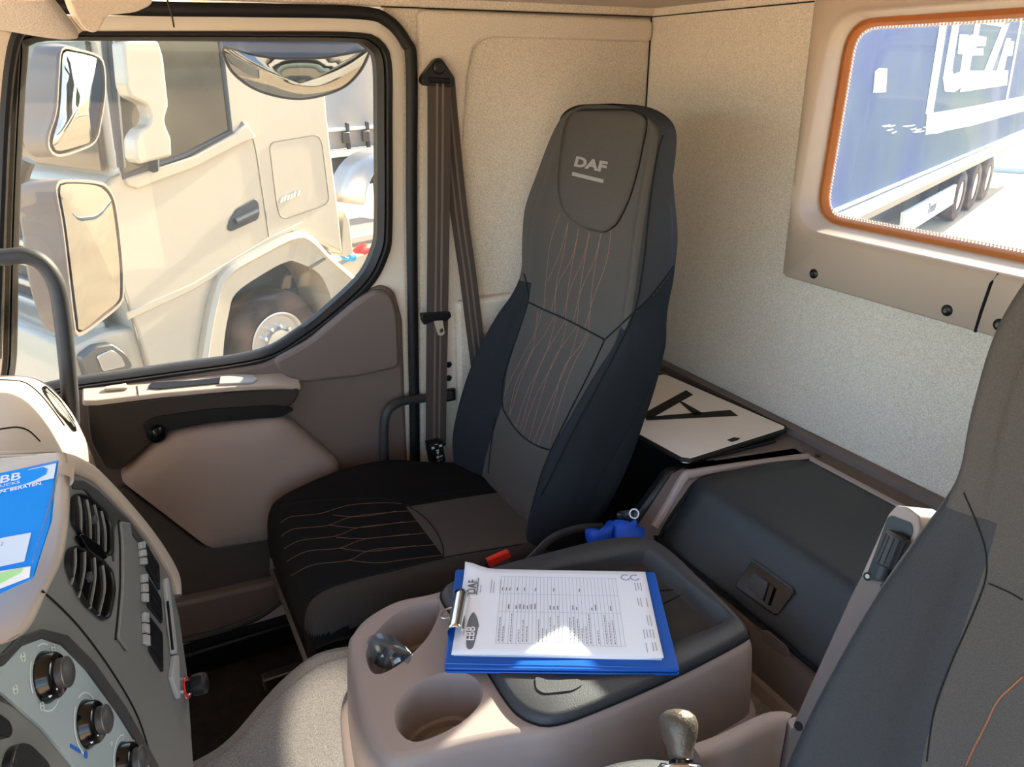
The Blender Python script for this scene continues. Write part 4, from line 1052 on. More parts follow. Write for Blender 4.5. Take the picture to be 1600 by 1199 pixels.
if len(vo) > 4:
    dv_ = mesh('demister_vent', *prism(rounded(vo, .006, 3), cast(bdp_, 95, 636)[1] * .001), 'black_gloss', dash, smooth=0)
    for t in (.3, .6):
        q = castline(bdp_, [(68 + 3 * t, 612 - 5 * t), (89 + 6 * t, 637 - 8 * t), (112 + 5 * t, 670 - 8 * t)], .003, 5)
        if len(q) > 2: mesh('vane', *tube(q, .0012, 5), 'switch_grey', dv_)
# ---- centre stack
A_, B_, C_ = PW(72, 1055, .68), PW(140, 810, .85), PY(290, 1050, .95)
NS = (B_ - A_).cross(C_ - A_).normalized()
if NS.x < 0: NS = -NS
def F(u, v, h=0.0): return PP(u, v, A_ + NS * h, NS)
def FL(px, h=0.0): return [F(u, v, h) for u, v in px]
I_ = [(108, 742), (128, 746), (150, 757), (195, 803), (235, 853), (266, 905), (280, 965), (292, 1050), (302, 1199), (306, 1300), (-80, 1300), (-80, 1030), (0, 1008), (40, 985), (70, 925), (95, 870), (105, 800)]
st_ = mesh('stack_fascia', *prism(FL(I_), NS * -.05), 'fascia', dash)
mesh('stack_core', *prism(FL(I_, -.03), NS * -.20), 'taupe_light', dash, bevel=.004)
# taupe rim over the top and right edge
inn = [(105, 760), (108, 740), (128, 745), (150, 757), (195, 803), (235, 853), (266, 905), (272, 930)]
out = [(92, 740), (100, 708), (125, 716), (150, 733), (200, 786), (245, 842), (274, 892), (278, 935)]
inn = catmull([V((u, v, 0)) for u, v in inn], 5); out = catmull([V((u, v, 0)) for u, v in out], 5)
rows = []
for a_, b_ in zip(inn, out):
    i0, o0 = F(a_.x, a_.y), F(b_.x, b_.y, -.004); m_ = i0.lerp(o0, .5)
    rows.append([i0 - NS * .01, i0 + NS * .004, i0.lerp(o0, .2) + NS * .008, i0.lerp(o0, .55) + NS * .008, i0.lerp(o0, .85) + NS * .004, o0 - NS * .002, o0 - NS * .03, o0 - NS * .30])
mesh('stack_rim', *loft(rows), 'taupe_light', dash, smooth=60)
# taupe side of the stack facing the driver
left = [(100, 708), (104, 740), (105, 800), (95, 870), (70, 925), (40, 985), (0, 1008), (-60, 1022)]
left = catmull([V((u, v, 0)) for u, v in left], 4)
rows = []
for p in left:
    q0 = F(p.x, p.y); y0 = q0.y; r = [q0 - NS * .02, q0 + NS * .002]
    for du, dv, dy in ((-6, -1, -.002), (-14, -2, .0), (-50, -4, .012), (-120, -2, .03), (-200, 6, .05)):
        r.append(PY(p.x + du, p.y + dv * (1 if p.y > 760 else 1), y0 + dy))
    rows.append(r)
# close the top towards the windscreen
topr = [q + V((-.10, .03, .004)) for q in rows[0]]
topr2 = [q + V((-.20, .05, -.02)) for q in rows[0]]
hood = mesh('stack_side', *loft([topr2, topr] + rows), 'taupe_light', dash, smooth=180)
# vents
def ventpart(name, out_px, slats):
    lp = rounded(FL(out_px, .001), .006, 4); n = 60; lo = resample(lp, n); c = sum(lo, V((0, 0, 0))) / n
    fr = ringloops([lo, [p + NS * .004 for p in lo], [c + (p - c) * .95 + NS * .004 for p in lo], [c + (p - c) * .90 - NS * .002 for p in lo]])
    v_ = mesh(name, *fr, 'black_plastic', dash, smooth=40)
    mesh('duct', *prism([c + (p - c) * .95 + NS * .0012 for p in lo], NS * .0008), 'black_gloss', v_, smooth=0)
    for s in slats:
        q = catmull(FL(s, .004), 5)
        mesh('slat', *tube(q, .0009, 6, flat=(NS, 1.8)), 'fascia', v_)
    return v_
v1 = ventpart('air_vent', [(111, 776), (118, 771), (137, 778), (161, 800), (171, 822), (173, 862), (168, 871), (154, 868), (124, 838), (110, 818)], [[(122, 776), (126, 800), (126, 833)], [(135, 781), (140, 810), (141, 848)], [(147, 789), (153, 822), (153, 858)], [(158, 799), (164, 830), (164, 863)]])
v2 = ventpart('air_vent', [(104, 858), (115, 853), (150, 869), (172, 895), (176, 925), (168, 965), (160, 971), (130, 945), (108, 905), (100, 880)], [[(117, 857), (117, 885), (111, 914)], [(132, 863), (131, 895), (122, 935)], [(147, 872), (148, 905), (140, 952)], [(160, 884), (163, 920), (154, 962)]])
for vv, (u, v) in ((v1, (147, 812)), (v2, (140, 902))): mesh('vane_tab', *box(F(u, v, .006), (.005, .008, .009), basis(NS, UPZ)), 'charcoal', vv, bevel=.001)
mesh('vent_wheel', *prism(rounded(FL([(115, 838), (122, 836), (150, 856), (160, 874), (152, 878), (130, 862)], .001), .004, 4), NS * .006), 'black_gloss', dash, bevel=.002)
# recessed dark surround above the vents
mesh('stack_joint', *tube(catmull(FL([(66, 924), (95, 950), (130, 988), (175, 1050), (215, 1120), (240, 1199)], .0005), 5), .0012, 5), 'seam', dash)
mesh('stack_joint', *tube(catmull(FL([(184, 816), (187, 850), (187, 920), (180, 1000)], .0005), 5), .0012, 5), 'seam', dash)
mesh('step_strip', *prism(rounded(FL([(184, 816), (200, 818), (206, 880), (204, 960), (196, 1020), (180, 998), (187, 920), (187, 850)], .0), .004, 3), NS * .004), 'fascia', dash, bevel=.002)
mesh('vent_surround', *prism(rounded(FL([(110, 752), (128, 752), (152, 768), (200, 815), (232, 858), (226, 862), (205, 835), (182, 812), (176, 830), (176, 880), (160, 800), (130, 766), (112, 764)], .0), .003, 3), NS * .002), 'charcoal', dash)
# switch banks
for (kp, dk) in (([(214, 848), (222, 846), (226, 884), (218, 884)], [(223, 848), (246, 884), (247, 924), (227, 890)]), ([(218, 898), (226, 897), (228, 943), (220, 942)], [(227, 900), (249, 936), (251, 976), (229, 948)]), ([(220, 957), (228, 958), (230, 1012), (222, 1008)], [(229, 962), (251, 990), (252, 1052), (231, 1018)])):
    b0 = mesh('switch_bank', *prism(rounded(FL(dk, .0), .003, 3), NS * .003), 'black_plastic', dash, bevel=.001)
    k_ = FL(kp, .0)
    for i in range(3):
        t0, t1 = i / 3 + .02, (i + 1) / 3 - .02
        mesh('key', *prism([k_[0].lerp(k_[3], t0), k_[1].lerp(k_[2], t0), k_[1].lerp(k_[2], t1), k_[0].lerp(k_[3], t1)], NS * .0045), 'switch_grey', b0, bevel=.001)
    d_ = FL(dk, .0032)
    for i in (1, 2): mesh('key_gap', *tube([d_[0].lerp(d_[3], i / 3), d_[1].lerp(d_[2], i / 3)], .0008, 4), 'seam', b0)
sl = mesh('card_slot', *prism(rounded(FL([(253, 906), (258, 904), (270, 1000), (272, 1024), (266, 1024), (258, 960)], 0), .003, 2), NS * .005), 'switch_grey', dash, bevel=.001)
mesh('card_slot_cover', *prism(rounded(FL([(266, 1026), (273, 1026), (275, 1095), (271, 1088), (262, 1060)], 0), .003, 2), NS * .006), 'switch_grey', dash, bevel=.001)
mesh('slot_mouth', *tube(FL([(262, 940), (270, 1016)], .005), .0018, 5), 'black_gloss', sl)
li = F(286, 1076)
sk = mesh('lighter_socket', *lathe([(.015, 0), (.015, .004), (.012, .006), (.011, .003)], li, NS, 20), 'chrome', dash)
tag(mesh('lighter_knob', *lathe([(.008, 0), (.0085, .010), (.0135, .013), (.0145, .018), (.0145, .028), (.012, .031), (.003, .029)], li, NS, 24), 'black_plastic', sk), 'black lighter knob')
tag(mesh('lit_ring', *tube([li + NS * .006 + (basis(NS, UPZ) @ V((0, math.cos(a_) * .0135, math.sin(a_) * .0135))) for a_ in [i * 2 * math.pi / 24 for i in range(24)]], .0012, 5, closed=True), 'red', sk), 'red ring')
# climate panel with three knobs
PAN = [(-60, 1070), (0, 1042), (28, 1012), (60, 1000), (92, 1010), (130, 1048), (180, 1118), (232, 1199), (260, 1260), (150, 1260), (112, 1199), (62, 1140), (0, 1086), (-60, 1050)]
BAN = [(-60, 1040), (0, 1022), (26, 996), (60, 984), (100, 994), (142, 1036), (192, 1106), (244, 1199), (270, 1260), (256, 1260), (230, 1199), (178, 1116), (128, 1048), (90, 1010), (60, 1000), (28, 1012), (0, 1042), (-60, 1068)]
mesh('panel_bezel', *prism(FL(BAN), NS * .004), 'charcoal', dash, bevel=.0015)
kp_ = mesh('climate_panel', *prism(FL(PAN), NS * .0025), 'knob_panel', dash)
by = basis(NS, UPZ)      # columns: n, up-ish, sideways
def disc(c, r, a0, a1, w, h=.0032, n=18):
    return stroke([c + NS * h + (by @ V((0, math.cos(a_) * r, math.sin(a_) * r))) for a_ in [a0 + (a1 - a0) * i / n for i in range(n + 1)]], w, NS, .0004)
for (u, v), arcs in (((66, 1060), ((.35, 1.3), (2.1, 3.2), (4.1, 4.9), (5.3, 6.0))), ((131, 1133), ((.2, 1.9), (4.4, 6.1))), ((190, 1196), ((-.9, .9),))):
    c = F(u, v)
    kb = B().add(lathe([(.0225, .002), (.0225, .004), (.0208, .007), (.0198, .012), (.0175, .0145)], c, NS, 32)).build('rotary_knob', 'black_gloss', dash, smooth=50)
    mesh('knob_cap', *lathe([(.0130, .012), (.0130, .0205), (.0118, .0225), (.006, .025), (.001, .0254)], c, NS, 28), 'charcoal', kb, smooth=50)
    mesh('cap_ring', *tube([c + NS * .0208 + (by @ V((0, math.cos(a_) * .0130, math.sin(a_) * .0130))) for a_ in [i * 2 * math.pi / 24 for i in range(24)]], .0008, 5, closed=True), 'steel_dark', kb)
    mesh('pointer', *tube([c + NS * .0145 + by @ V((0, -.004, .0140)), c + NS * .009 + by @ V((0, -.006, .0200))], .0011, 5), 'paper', kb)
    for a0, a1 in arcs: mesh('scale_arc', *disc(c, .0285, a0, a1, .0012), 'symbol', kp_, smooth=0)
def glyph(u, v, s=1.0):
    c = F(u, v, .0032); b = B()
    for a0, a1 in ((0, 2.2), (2.8, 5.4)): b.add(stroke([c + by @ V((0, math.cos(a_) * .0035 * s, math.sin(a_) * .0035 * s)) for a_ in [a0 + (a1 - a0) * i / 8 for i in range(9)]], .0011, NS, .0004))
    b.add(stroke([c + by @ V((0, -.002, -.003)), c + by @ V((0, .003, .003))], .0011, NS, .0004))
    b.build('scale_symbol', 'symbol', kp_, smooth=0)
for u, v in ((36, 1027), (83, 1013), (110, 1060), (24, 1078), (66, 1104)): glyph(u, v)
for body, u, v in (('0', 173, 1166), ('1', 192, 1156), ('2', 208, 1164)):
    o = F(u, v, .0032); text('scale_number', body, o, F(u + 8, v + 5, .0032) - o, F(u + 1, v - 9, .0032) - o, .008, 'symbol', kp_, extrude=.0002)
mesh('hot_mark', *lathe([(.003, 0), (.003, .0005)], F(174, 1130, .003), NS, 14), 'red_dot', kp_)
mesh('cold_mark', *lathe([(.0034, 0), (.0034, .0005)], F(134, 1180, .003), NS, 14), 'blue_dot', kp_)
mesh('cold_mark', *stroke(FL([(110, 1165), (126, 1175)], .003), .003, NS, .0005), 'blue_dot', kp_)
lo_ = mesh('rocker_switch', *prism(rounded(FL([(8, 1172), (20, 1164), (34, 1168), (62, 1196), (70, 1230), (30, 1240), (0, 1200)], .0), .005, 4), NS * .008), 'black_plastic', dash, bevel=.002)
glyph(28, 1192, 1.0)
mesh('side_button', *prism(rounded(FL([(-30, 1110), (0, 1132), (4, 1148), (0, 1158), (-30, 1150)], .0), .004, 4), NS * .008), 'black_plastic', dash, bevel=.002)

# ---- blue folder leaning on the stack side
def BF(u, v, h=0.0):
    y0 = .700 + (v - 900) * -.00048 - h; return PY(u, v, y0)
fo = empty('brochure_folder', BF(20, 920), 'bright blue brochure folder with pale header leaning on the dashboard', 'folder')
oq = [(-120, 770), (88, 724), (84, 750), (77, 820), (60, 872), (50, 905), (0, 928), (-120, 975)]
mesh('cover', *prism([BF(u, v) for u, v in oq], (.002, .006, 0)), 'folder_bright', fo)
mesh('header', *prism([BF(u, v, .0008) for u, v in [(-120, 770), (88, 724), (84, 747), (-120, 796)]], (0, -.0006, 0)), 'folder_pale', fo, smooth=0)
mesh('logo_swoosh', *prism([BF(u, v, .0018) for u, v in [(-30, 745), (38, 732), (46, 730), (43, 735), (68, 730), (74, 733), (72, 741), (54, 751), (34, 758), (-30, 772)]], (0, -.0004, 0)), 'folder_bright', fo, smooth=0)
def ftext(body, p0, p1, ph, m, name, bold=0.0, h=.003):
    o = BF(*p0, h); xd = BF(*p1, h) - o; yd = BF(*ph, h) - o
    cu_ = text(name, body, o, xd, yd, 1.0, m, fo, extrude=.0002, bold=bold); return cu_
def fit_text(body, p0, p1, ph, m, name, bold=0.0, h=.003):
    o = BF(*p0, h); x_ = BF(*p1, h) - o; y_ = BF(*ph, h) - o
    t = bpy.data.curves.new('t', 'FONT'); t.body = body; t.size = 1; t.offset = bold; t.resolution_u = 3; t.extrude = .002
    ob = bpy.data.objects.new('t', t); COL.objects.link(ob); bpy.context.view_layer.update()
    me = bpy.data.meshes.new_from_object(ob.evaluated_get(bpy.context.evaluated_depsgraph_get())); bpy.data.objects.remove(ob); bpy.data.curves.remove(t)
    xs_ = [q.co.x for q in me.vertices]; ys_ = [q.co.y for q in me.vertices]; x0, x1, y0, y1 = min(xs_), max(xs_), min(ys_), max(ys_)
    vv = [o + x_ * ((q.co.x - x0) / (x1 - x0)) + y_ * ((q.co.y - y0) / (y1 - y0)) + V((0, -.02, 0)) * q.co.z for q in me.vertices]; ff = [list(q.vertices) for q in me.polygons]; bpy.data.meshes.remove(me)
    return mesh(name, vv, ff, m, fo, smooth=0)
fit_text('EBB', (-16, 759), (32, 749), (-14, 747), 'folder_pale', 'logo_letters', .02, .0026)
fit_text('TRUCKS', (-16, 765), (31, 755), (-15.5, 761), 'folder_pale', 'logo_subline', .01, .0026)
fit_text('GEBEN. BERATEN.', (-28, 777), (66, 757), (-27, 772), 'paper', 'slogan', .01, .0018)
cd = [BF(u, v, .001) for u, v in [(-60, 852), (49, 832), (38, 877), (-60, 898)]]
card = mesh('card', *prism(cd, (0, -.0008, 0)), 'folder_pale', fo)
mesh('pocket_sheet', *prism([BF(u, v, .0012) for u, v in [(-60, 902), (48, 885), (46, 902), (0, 920), (-60, 940)]], (0, -.0006, 0)), 'paper', fo)
mesh('highlighter_strip', *prism([BF(u, v, .0022) for u, v in [(-40, 903), (36, 888), (34, 894), (0, 912), (-40, 922)]], (0, -.0004, 0)), 'highlighter', fo, smooth=0)
mesh('clear_edge', *prism([BF(u, v, .0014) for u, v in [(86, 748), (92, 742), (86, 768), (60, 850), (52, 880), (50, 878), (78, 780)]], (0, -.0006, 0)), 'clear_tube', fo)
fit_text('Z', (1, 853), (5, 852), (2, 848), 'print', 'card_text', 0, .0022)

# ================================================================== ABOVE THE WINDSCREEN PILLAR
oc = [PY(u, v, 1.02) for u, v in [(-60, -40), (66, -40), (88, 8), (112, 32), (124, 52), (122, 61), (100, 63), (60, 58), (0, 47), (-60, 38)]]
oh = empty('overhead_tray', sum(oc, V((0, 0, 0))) / len(oc), 'taupe overhead tray end at the top left corner', 'overhead tray')
mesh('tray_body', *prism(rounded(oc, .008, 4), (-.02, -.10, .03)), 'headliner', oh, bevel=.008, seg=3)
mesh('tray_line', *tube(catmull([PY(u, v, 1.0195 - .1) + V((-.02, 0, .03)) for u, v in [(20, 18), (60, 20), (84, 12)]], 4), .001, 5), 'seam', oh)
vz = [PY(u, v, 1.42) for u, v in [(96, -40), (120, 28), (132, 46), (143, 52), (153, 50), (160, 38), (166, 25), (212, 20), (238, 8), (246, -40)]]
vis = empty('sun_visor', sum(vz, V((0, 0, 0))) / len(vz), 'beige sun visor with rounded lug above the door window', 'sun visor')
mesh('visor_panel', *prism(rounded(vz, .008, 4), (-.01, .025, .01)), 'headliner', vis, bevel=.006, seg=3)
mesh('pivot_pin', *tube([PY(106, 30, 1.43), PY(124, 52, 1.43)], .006, 8), 'taupe_light', vis)
wr = catmull([PY(258, -30, 1.55), PY(262, 2, 1.55), PY(268, 22, 1.55), PY(272, 43, 1.55)], 5)
tag(mesh('cable', *tube(wr, .0014, 6), 'rubber'), 'thin black cable end hanging over the door frame', 'cable')
# windscreen pillar seen at the far left
ap = [PY(u, v, 1.72) for u, v in [(-40, 30), (28, 46), (16, 120), (6, 320), (0, 560), (-60, 600)]]
ao = tag(mesh('trim_8', *prism(ap, (-.04, .10, 0)), 'headliner', bevel=.01), kind='structure')
mesh('trim_9', *tube(catmull([PY(u, v, 1.715) for u, v in [(40, 40), (22, 70), (10, 160), (2, 320), (-6, 560)]], 5), .009, 8), 'rubber')['kind'] = 'structure'
# ================================================================== OUTSIDE
g_ = B().add(box((20, 20, GZ - .05), (220, 220, .1))).build('ground', 'ground'); struct(g_)

# ---- mirrors on our own cab
def mirror(name, label, rim_px, back_px, w, wb, glass_px, n, bulge, hm='taupe_dark', group=None):
    root = empty(name, PW(sum(p[0] for p in back_px) / len(back_px), max(p[1] for p in back_px), wb), label, 'mirror', group)
    n = V(n).normalized(); c0_ = PW(sum(p[0] for p in rim_px) / len(rim_px), sum(p[1] for p in rim_px) / len(rim_px), w)
    rim = [PP(u, v, c0_, n) for u, v in rim_px]; bk_ = [PP(u, v, c0_ - n * (wb - w), n) for u, v in back_px]
    rim = resample(catmull(rim, 5, closed=True), 64); bk_ = resample(catmull(bk_, 5, closed=True), 64)
    cr = sum(rim, V((0, 0, 0))) / 64; cbk = sum(bk_, V((0, 0, 0))) / 64
    inn = [cr + (p - cr) * .96 for p in rim]; d = -n
    m1 = [a.lerp(b, .5) for a, b in zip(rim, bk_)]
    mesh('housing', *loft([[p + d * .012 for p in inn], inn, rim, m1, bk_, [cbk + (p - cbk) * .8 + d * .03 for p in bk_]], closed=True, cap1=True), hm, root, smooth=50)
    gp = [PP(u, v, cr + d * .004, n) for u, v in glass_px]; gp = resample(catmull(gp, 5, closed=True), 48); cg = sum(gp, V((0, 0, 0))) / 48
    if n.dot(-d) < 0: n = -n
    rows = [[cg + (p - cg) * k + n * (bulge * (1 - k * k)) for p in gp] for k in (1, .8, .6, .4, .2, .03)]
    mesh('mirror_glass', *loft(rows, closed=True, cap1=True), 'mirror', root, smooth=180)
    return root
RV = V((.80, -.60, .03))
m1_ = mirror('wing_mirror', 'upper wide-angle wing mirror in dark housing outside the door window', [(97, 76), (118, 76), (150, 84), (163, 98), (166, 140), (160, 185), (150, 222), (120, 238), (92, 245), (78, 236), (76, 215), (88, 175), (92, 120)],
       [(52, 78), (75, 68), (110, 72), (130, 85), (140, 110), (136, 170), (128, 215), (100, 240), (62, 246), (46, 240), (38, 222), (42, 170), (46, 120)], 1.98, 2.14,
       [(99, 84), (115, 82), (148, 90), (157, 100), (160, 140), (155, 182), (145, 218), (118, 230), (92, 236), (84, 230), (83, 218), (93, 178), (97, 122)], RV, .012, group='wing mirrors of the cab')
m2_ = mirror('wing_mirror', 'lower and larger rectangular wing mirror in dark housing outside the window', [(91, 283), (112, 280), (152, 283), (170, 292), (182, 320), (192, 400), (194, 452), (190, 475), (162, 500), (124, 526), (116, 505), (108, 440), (97, 350), (88, 300)],
       [(30, 290), (60, 280), (110, 281), (140, 290), (150, 330), (158, 400), (160, 450), (150, 490), (124, 522), (84, 520), (64, 500), (48, 440), (36, 350), (28, 300)], 1.96, 2.12,
       [(95, 290), (114, 287), (150, 290), (166, 300), (176, 322), (187, 402), (189, 450), (185, 470), (158, 493), (126, 518), (122, 503), (114, 440), (103, 352), (94, 302)], RV, .004, group='wing mirrors of the cab')
ar_ = catmull([PW(44, 250, 2.12), PW(36, 270, 2.13), PW(30, 300, 2.14)], 4); mesh('mirror_bracket', *tube(ar_, .02, 8), 'black_plastic', m1_)
kr = empty('kerb_mirror', PW(465, 66, 2.2), 'bowl-shaped kerb mirror hanging over the top of the door window', 'mirror')
lens = [(350, 74), (352, 92), (366, 116), (400, 140), (448, 153), (490, 152), (535, 137), (562, 112), (576, 84), (573, 78), (540, 84), (500, 90), (440, 91), (395, 85)]
kn_ = V((-.20, -.60, -.77)).normalized(); kc = PW(465, 110, 2.02)
gp = resample(catmull([PW(u, v, 1.98 + (v - 70) * .0014) for u, v in lens], 5, closed=True), 64); cg = sum(gp, V((0, 0, 0))) / 64
mesh('mirror_glass', *loft([[cg + (p - cg) * k + V((0, -.35, -.9)) * (.035 * (1 - k * k)) for p in gp] for k in (1, .85, .7, .5, .3, .03)], closed=True, cap1=True), 'mirror', kr, smooth=180)
mesh('rim', *tube(gp, .004, 6, closed=True), 'black_plastic', kr)
sh_ = resample(catmull([PW(u, v, 2.06) for u, v in [(352, 62), (354, 75), (395, 86), (440, 92), (500, 91), (540, 85), (572, 78), (576, 66), (560, 40), (460, 28), (370, 40)]], 5, closed=True), 64); cs_ = sum(sh_, V((0, 0, 0))) / 64
mesh('housing', *loft([gp, [p + V((.0, .10, .035)) for p in [cs_ + (q - cs_) * .98 for q in sh_]], [cs_ + (q - cs_) * .7 + V((0, .17, .06)) for q in sh_]], closed=True, cap1=True), 'blue_paint' if False else 'arch_black', kr, smooth=60)
mesh('hanger', *tube([PW(455, 66, 2.08), PW(462, 40, 2.04), PW(470, 10, 1.98)], .016, 8), 'black_plastic', kr)

# ---- white truck parked alongside
TA = math.radians(64.0); TT = V((math.sin(TA), math.cos(TA), 0)); TN = V((math.cos(TA), -math.sin(TA), 0)); TD = 5.7
def S(u, v, off=0.0): d = ray(u, v); return d * (-(TD - off) / d.dot(TN))
def SL(px, off=0.0): return [S(u, v, off) for u, v in px]
tr = empty('parked_truck', V((S(436, 537).x, S(436, 537).y, GZ)), 'white heavy truck cab parked alongside, seen through the door window', 'truck')
CAB = [(150, 30), (155, 62), (186, 272), (162, 292), (172, 360), (190, 450), (214, 520), (240, 600), (320, 620), (312, 545), (328, 465), (350, 420), (455, 366), (478, 370), (537, 398), (530, 330), (520, 250), (512, 180), (506, 100), (500, 20), (340, -60), (150, -60)]
mesh('cab_body', *prism(SL(CAB), -TN * 2.35), 'truck_white', tr, bevel=.03, seg=3)
mesh('side_window', *prism(rounded(SL([(172, 40), (338, 40), (344, 62), (360, 205), (300, 238), (194, 272), (186, 230), (166, 90)], .006), .03, 3), -TN * .02), 'truck_glass', tr)
for px in ([(338, 30), (344, 62), (360, 205), (290, 243), (192, 276), (184, 232), (164, 80), (160, 30)],):
    mesh('window_frame', *tube(SL(px, .006), .022, 8), 'truck_grey', tr)
mesh('division_bar', *tube(SL([(172, 62), (190, 262)], .012), .03, 6), 'truck_grey', tr)
mesh('beltline_ledge', *prism(SL([(192, 278), (300, 243), (362, 208), (380, 192), (396, 215), (378, 222), (300, 262), (210, 295), (196, 290)], -.01), TN * .05), 'truck_white', tr, bevel=.015, seg=3)
mesh('swage_ridge', *prism(SL([(196, 488), (300, 442), (418, 370), (470, 346), (471, 351), (420, 379), (300, 453), (198, 500)], -.01), TN * .024), 'truck_white', tr, bevel=.008, seg=3)
gap = B()
for px in ([(344, 62), (362, 205), (378, 190)], [(378, 190), (396, 220), (408, 290), (420, 372)], [(186, 272), (163, 292), (172, 360), (192, 450), (212, 520), (228, 580)]):
    gap.add(tube(catmull(SL(px, .0), 5), .007, 6))
gap.build('door_gap', 'truck_gap_line', tr)
LK = [(421, 228), (426, 222), (490, 211), (498, 213), (503, 224), (514, 312), (508, 320), (445, 342), (437, 338), (432, 320)]
mesh('locker_gap', *tube(resample(rounded(SL(LK, 0), .02, 3), 60), .006, 6, closed=True), 'truck_gap_line', tr)
HN = [(354, 358), (358, 344), (368, 327), (398, 310), (403, 316), (405, 334), (402, 343), (360, 362)]
h0 = mesh('door_handle', *prism(rounded(SL(HN, .004), .02, 3), TN * .012), 'truck_grey', tr, bevel=.006)
mesh('grip', *tube(SL([(368, 346), (402, 330)], .03), .028, 8), 'steel_dark', h0)
bd = B()
for i, (u, v) in enumerate([(438, 312), (443, 309), (448, 308), (453, 306), (458, 303), (464, 301)]):
    bd.add(prism(SL([(u - 1.5, v + 5), (u + 2, v + 4), (u + 4, v - 4), (u, v - 3)], .004), TN * .015))
tag(bd.build('model_badge', 'chrome', tr), 'small chrome badge')
FN = [(308, 600), (312, 545), (330, 465), (352, 420), (455, 364), (480, 372), (508, 400), (560, 446), (600, 480), (600, 560), (520, 500)]
FO = [(300, 640), (310, 548), (326, 462), (346, 420), (400, 388), (456, 362), (482, 370), (510, 400), (556, 438), (595, 470), (640, 500)]
FI = [(340, 640), (342, 545), (350, 490), (362, 456), (408, 424), (440, 408), (456, 408), (490, 425), (506, 452), (516, 485), (530, 520)]
fo_ = catmull(SL(FO), 6); fi_ = catmull(SL(FI), 6)
mesh('wheel_arch', *loft([[p - TN * .5 for p in fo_], [p + TN * .07 for p in fo_], [a.lerp(b, .18) + TN * .10 for a, b in zip(fo_, fi_)], [a.lerp(b, .32) + TN * .07 for a, b in zip(fo_, fi_)], [p + TN * .065 for p in fi_], [p - TN * .5 for p in fi_]]), 'truck_white', tr, smooth=40)
mesh('arch_liner', *prism(SL([(325, 560), (335, 480), (360, 440), (440, 395), (470, 395), (510, 430), (540, 520), (540, 700), (325, 700)], -.42), -TN * .05), 'arch_black', tr)
mesh('arch_joint', *tube(SL([(482, 420), (508, 404)], .075), .012, 6), 'truck_gap_line', tr)
# front wheel
hc = S(436, 537, -.10)
wh = B(); wh.add(lathe([(.29, -.14), (.30, .0), (.33, .012), (.44, .018), (.495, -.02), (.505, -.10), (.505, -.22), (.46, -.30), (.29, -.30)], hc, TN, 64, caps=False))
tyre = wh.build('front_tyre', 'tyre', tr, smooth=60)
rm = mesh('rim', *lathe([(.292, -.02), (.300, .010), (.285, .014), (.270, .0), (.264, -.02), (.238, -.045), (.205, -.042), (.168, -.035), (.15, -.04), (.13, .02), (.07, .03), (.001, .03)], hc, TN, 48), 'rim', tyre, smooth=50)
a_ = TN.orthogonal().normalized(); b_ = TN.cross(a_)
for k in range(10):
    t = 2 * math.pi * k / 10; p = hc + (a_ * math.cos(t) + b_ * math.sin(t)) * .168
    mesh('wheel_nut', *lathe([(.026, -.05), (.026, -.02), (.018, .02), (.005, .025)], p, TN, 8), 'chrome', rm)
    p = hc + (a_ * math.cos(t + .3) + b_ * math.sin(t + .3)) * .236
    mesh('hand_hole', *lathe([(.026, -.05), (.026, -.036)], p, (TN + (a_ * math.cos(t + .3) + b_ * math.sin(t + .3)) * .3), 12), 'arch_black', rm)
# its mirror
XM = [(192, 66), (206, 64), (248, 64), (256, 90), (264, 165), (258, 185), (260, 198), (268, 216), (269, 244), (218, 257), (212, 246), (211, 218), (220, 203), (232, 196), (236, 182), (230, 164), (205, 152), (198, 135)]
xm = mesh('truck_mirror', *prism(rounded(SL(XM, .30), .02, 3), -TN * .16), 'truck_white', tr, bevel=.03, seg=3)
mesh('mirror_arm', *tube([S(236, 235, .25), S(238, 262, .0)], .05, 8), 'truck_grey', xm)
# front: windscreen, grille bars, lamp
fp = S(214, 520)
def FRp(u, v, off=0.0): return PP(u, v, fp - TT * (.02 + off), TT)
fx0 = [S(160, 64) - TT * .03, S(184, 268) - TT * .03]
mesh('windscreen', *prism([fx0[0] - TN * .12, fx0[1] - TN * .12, fx0[1] - TN * 2.2, fx0[0] - TN * 2.2], -TT * .03), 'truck_glass', tr)
for v in (300, 348, 395, 430, 467, 500, 532):
    p = S(150 + (v - 300) * .22, v + 14); mesh('grille_bar', *box(p - TN * 1.15 - TT * .06, (1.9, .08, .06), basis(-TN, -TT)), 'truck_white', tr, bevel=.02)
gp_ = S(175, 430)
mesh('grille_mesh', *box(gp_ - TN * 1.2 - TT * .02, (2.0, .03, 1.2), basis(-TN, -TT)), 'truck_grey', tr)
hl = [(128, 560), (150, 542), (176, 538), (196, 552), (208, 572), (190, 590), (140, 600)]
hl_ = mesh('headlamp', *prism(rounded([S(u, v, .05) for u, v in hl], .02, 3), -TN * .10), 'steel_dark', tr, bevel=.01)
mesh('lamp_lens', *prism(rounded([S(u, v, .056) for u, v in [(150, 556), (174, 546), (188, 556), (196, 572), (160, 580)]], .02, 3), TN * .012), 'chrome', hl_, bevel=.004)
mesh('bumper_corner', *prism(SL([(115, 545), (165, 520), (216, 512), (232, 560), (240, 610), (100, 640)], -.05), -TN * 2.1), 'truck_white', tr, bevel=.03)
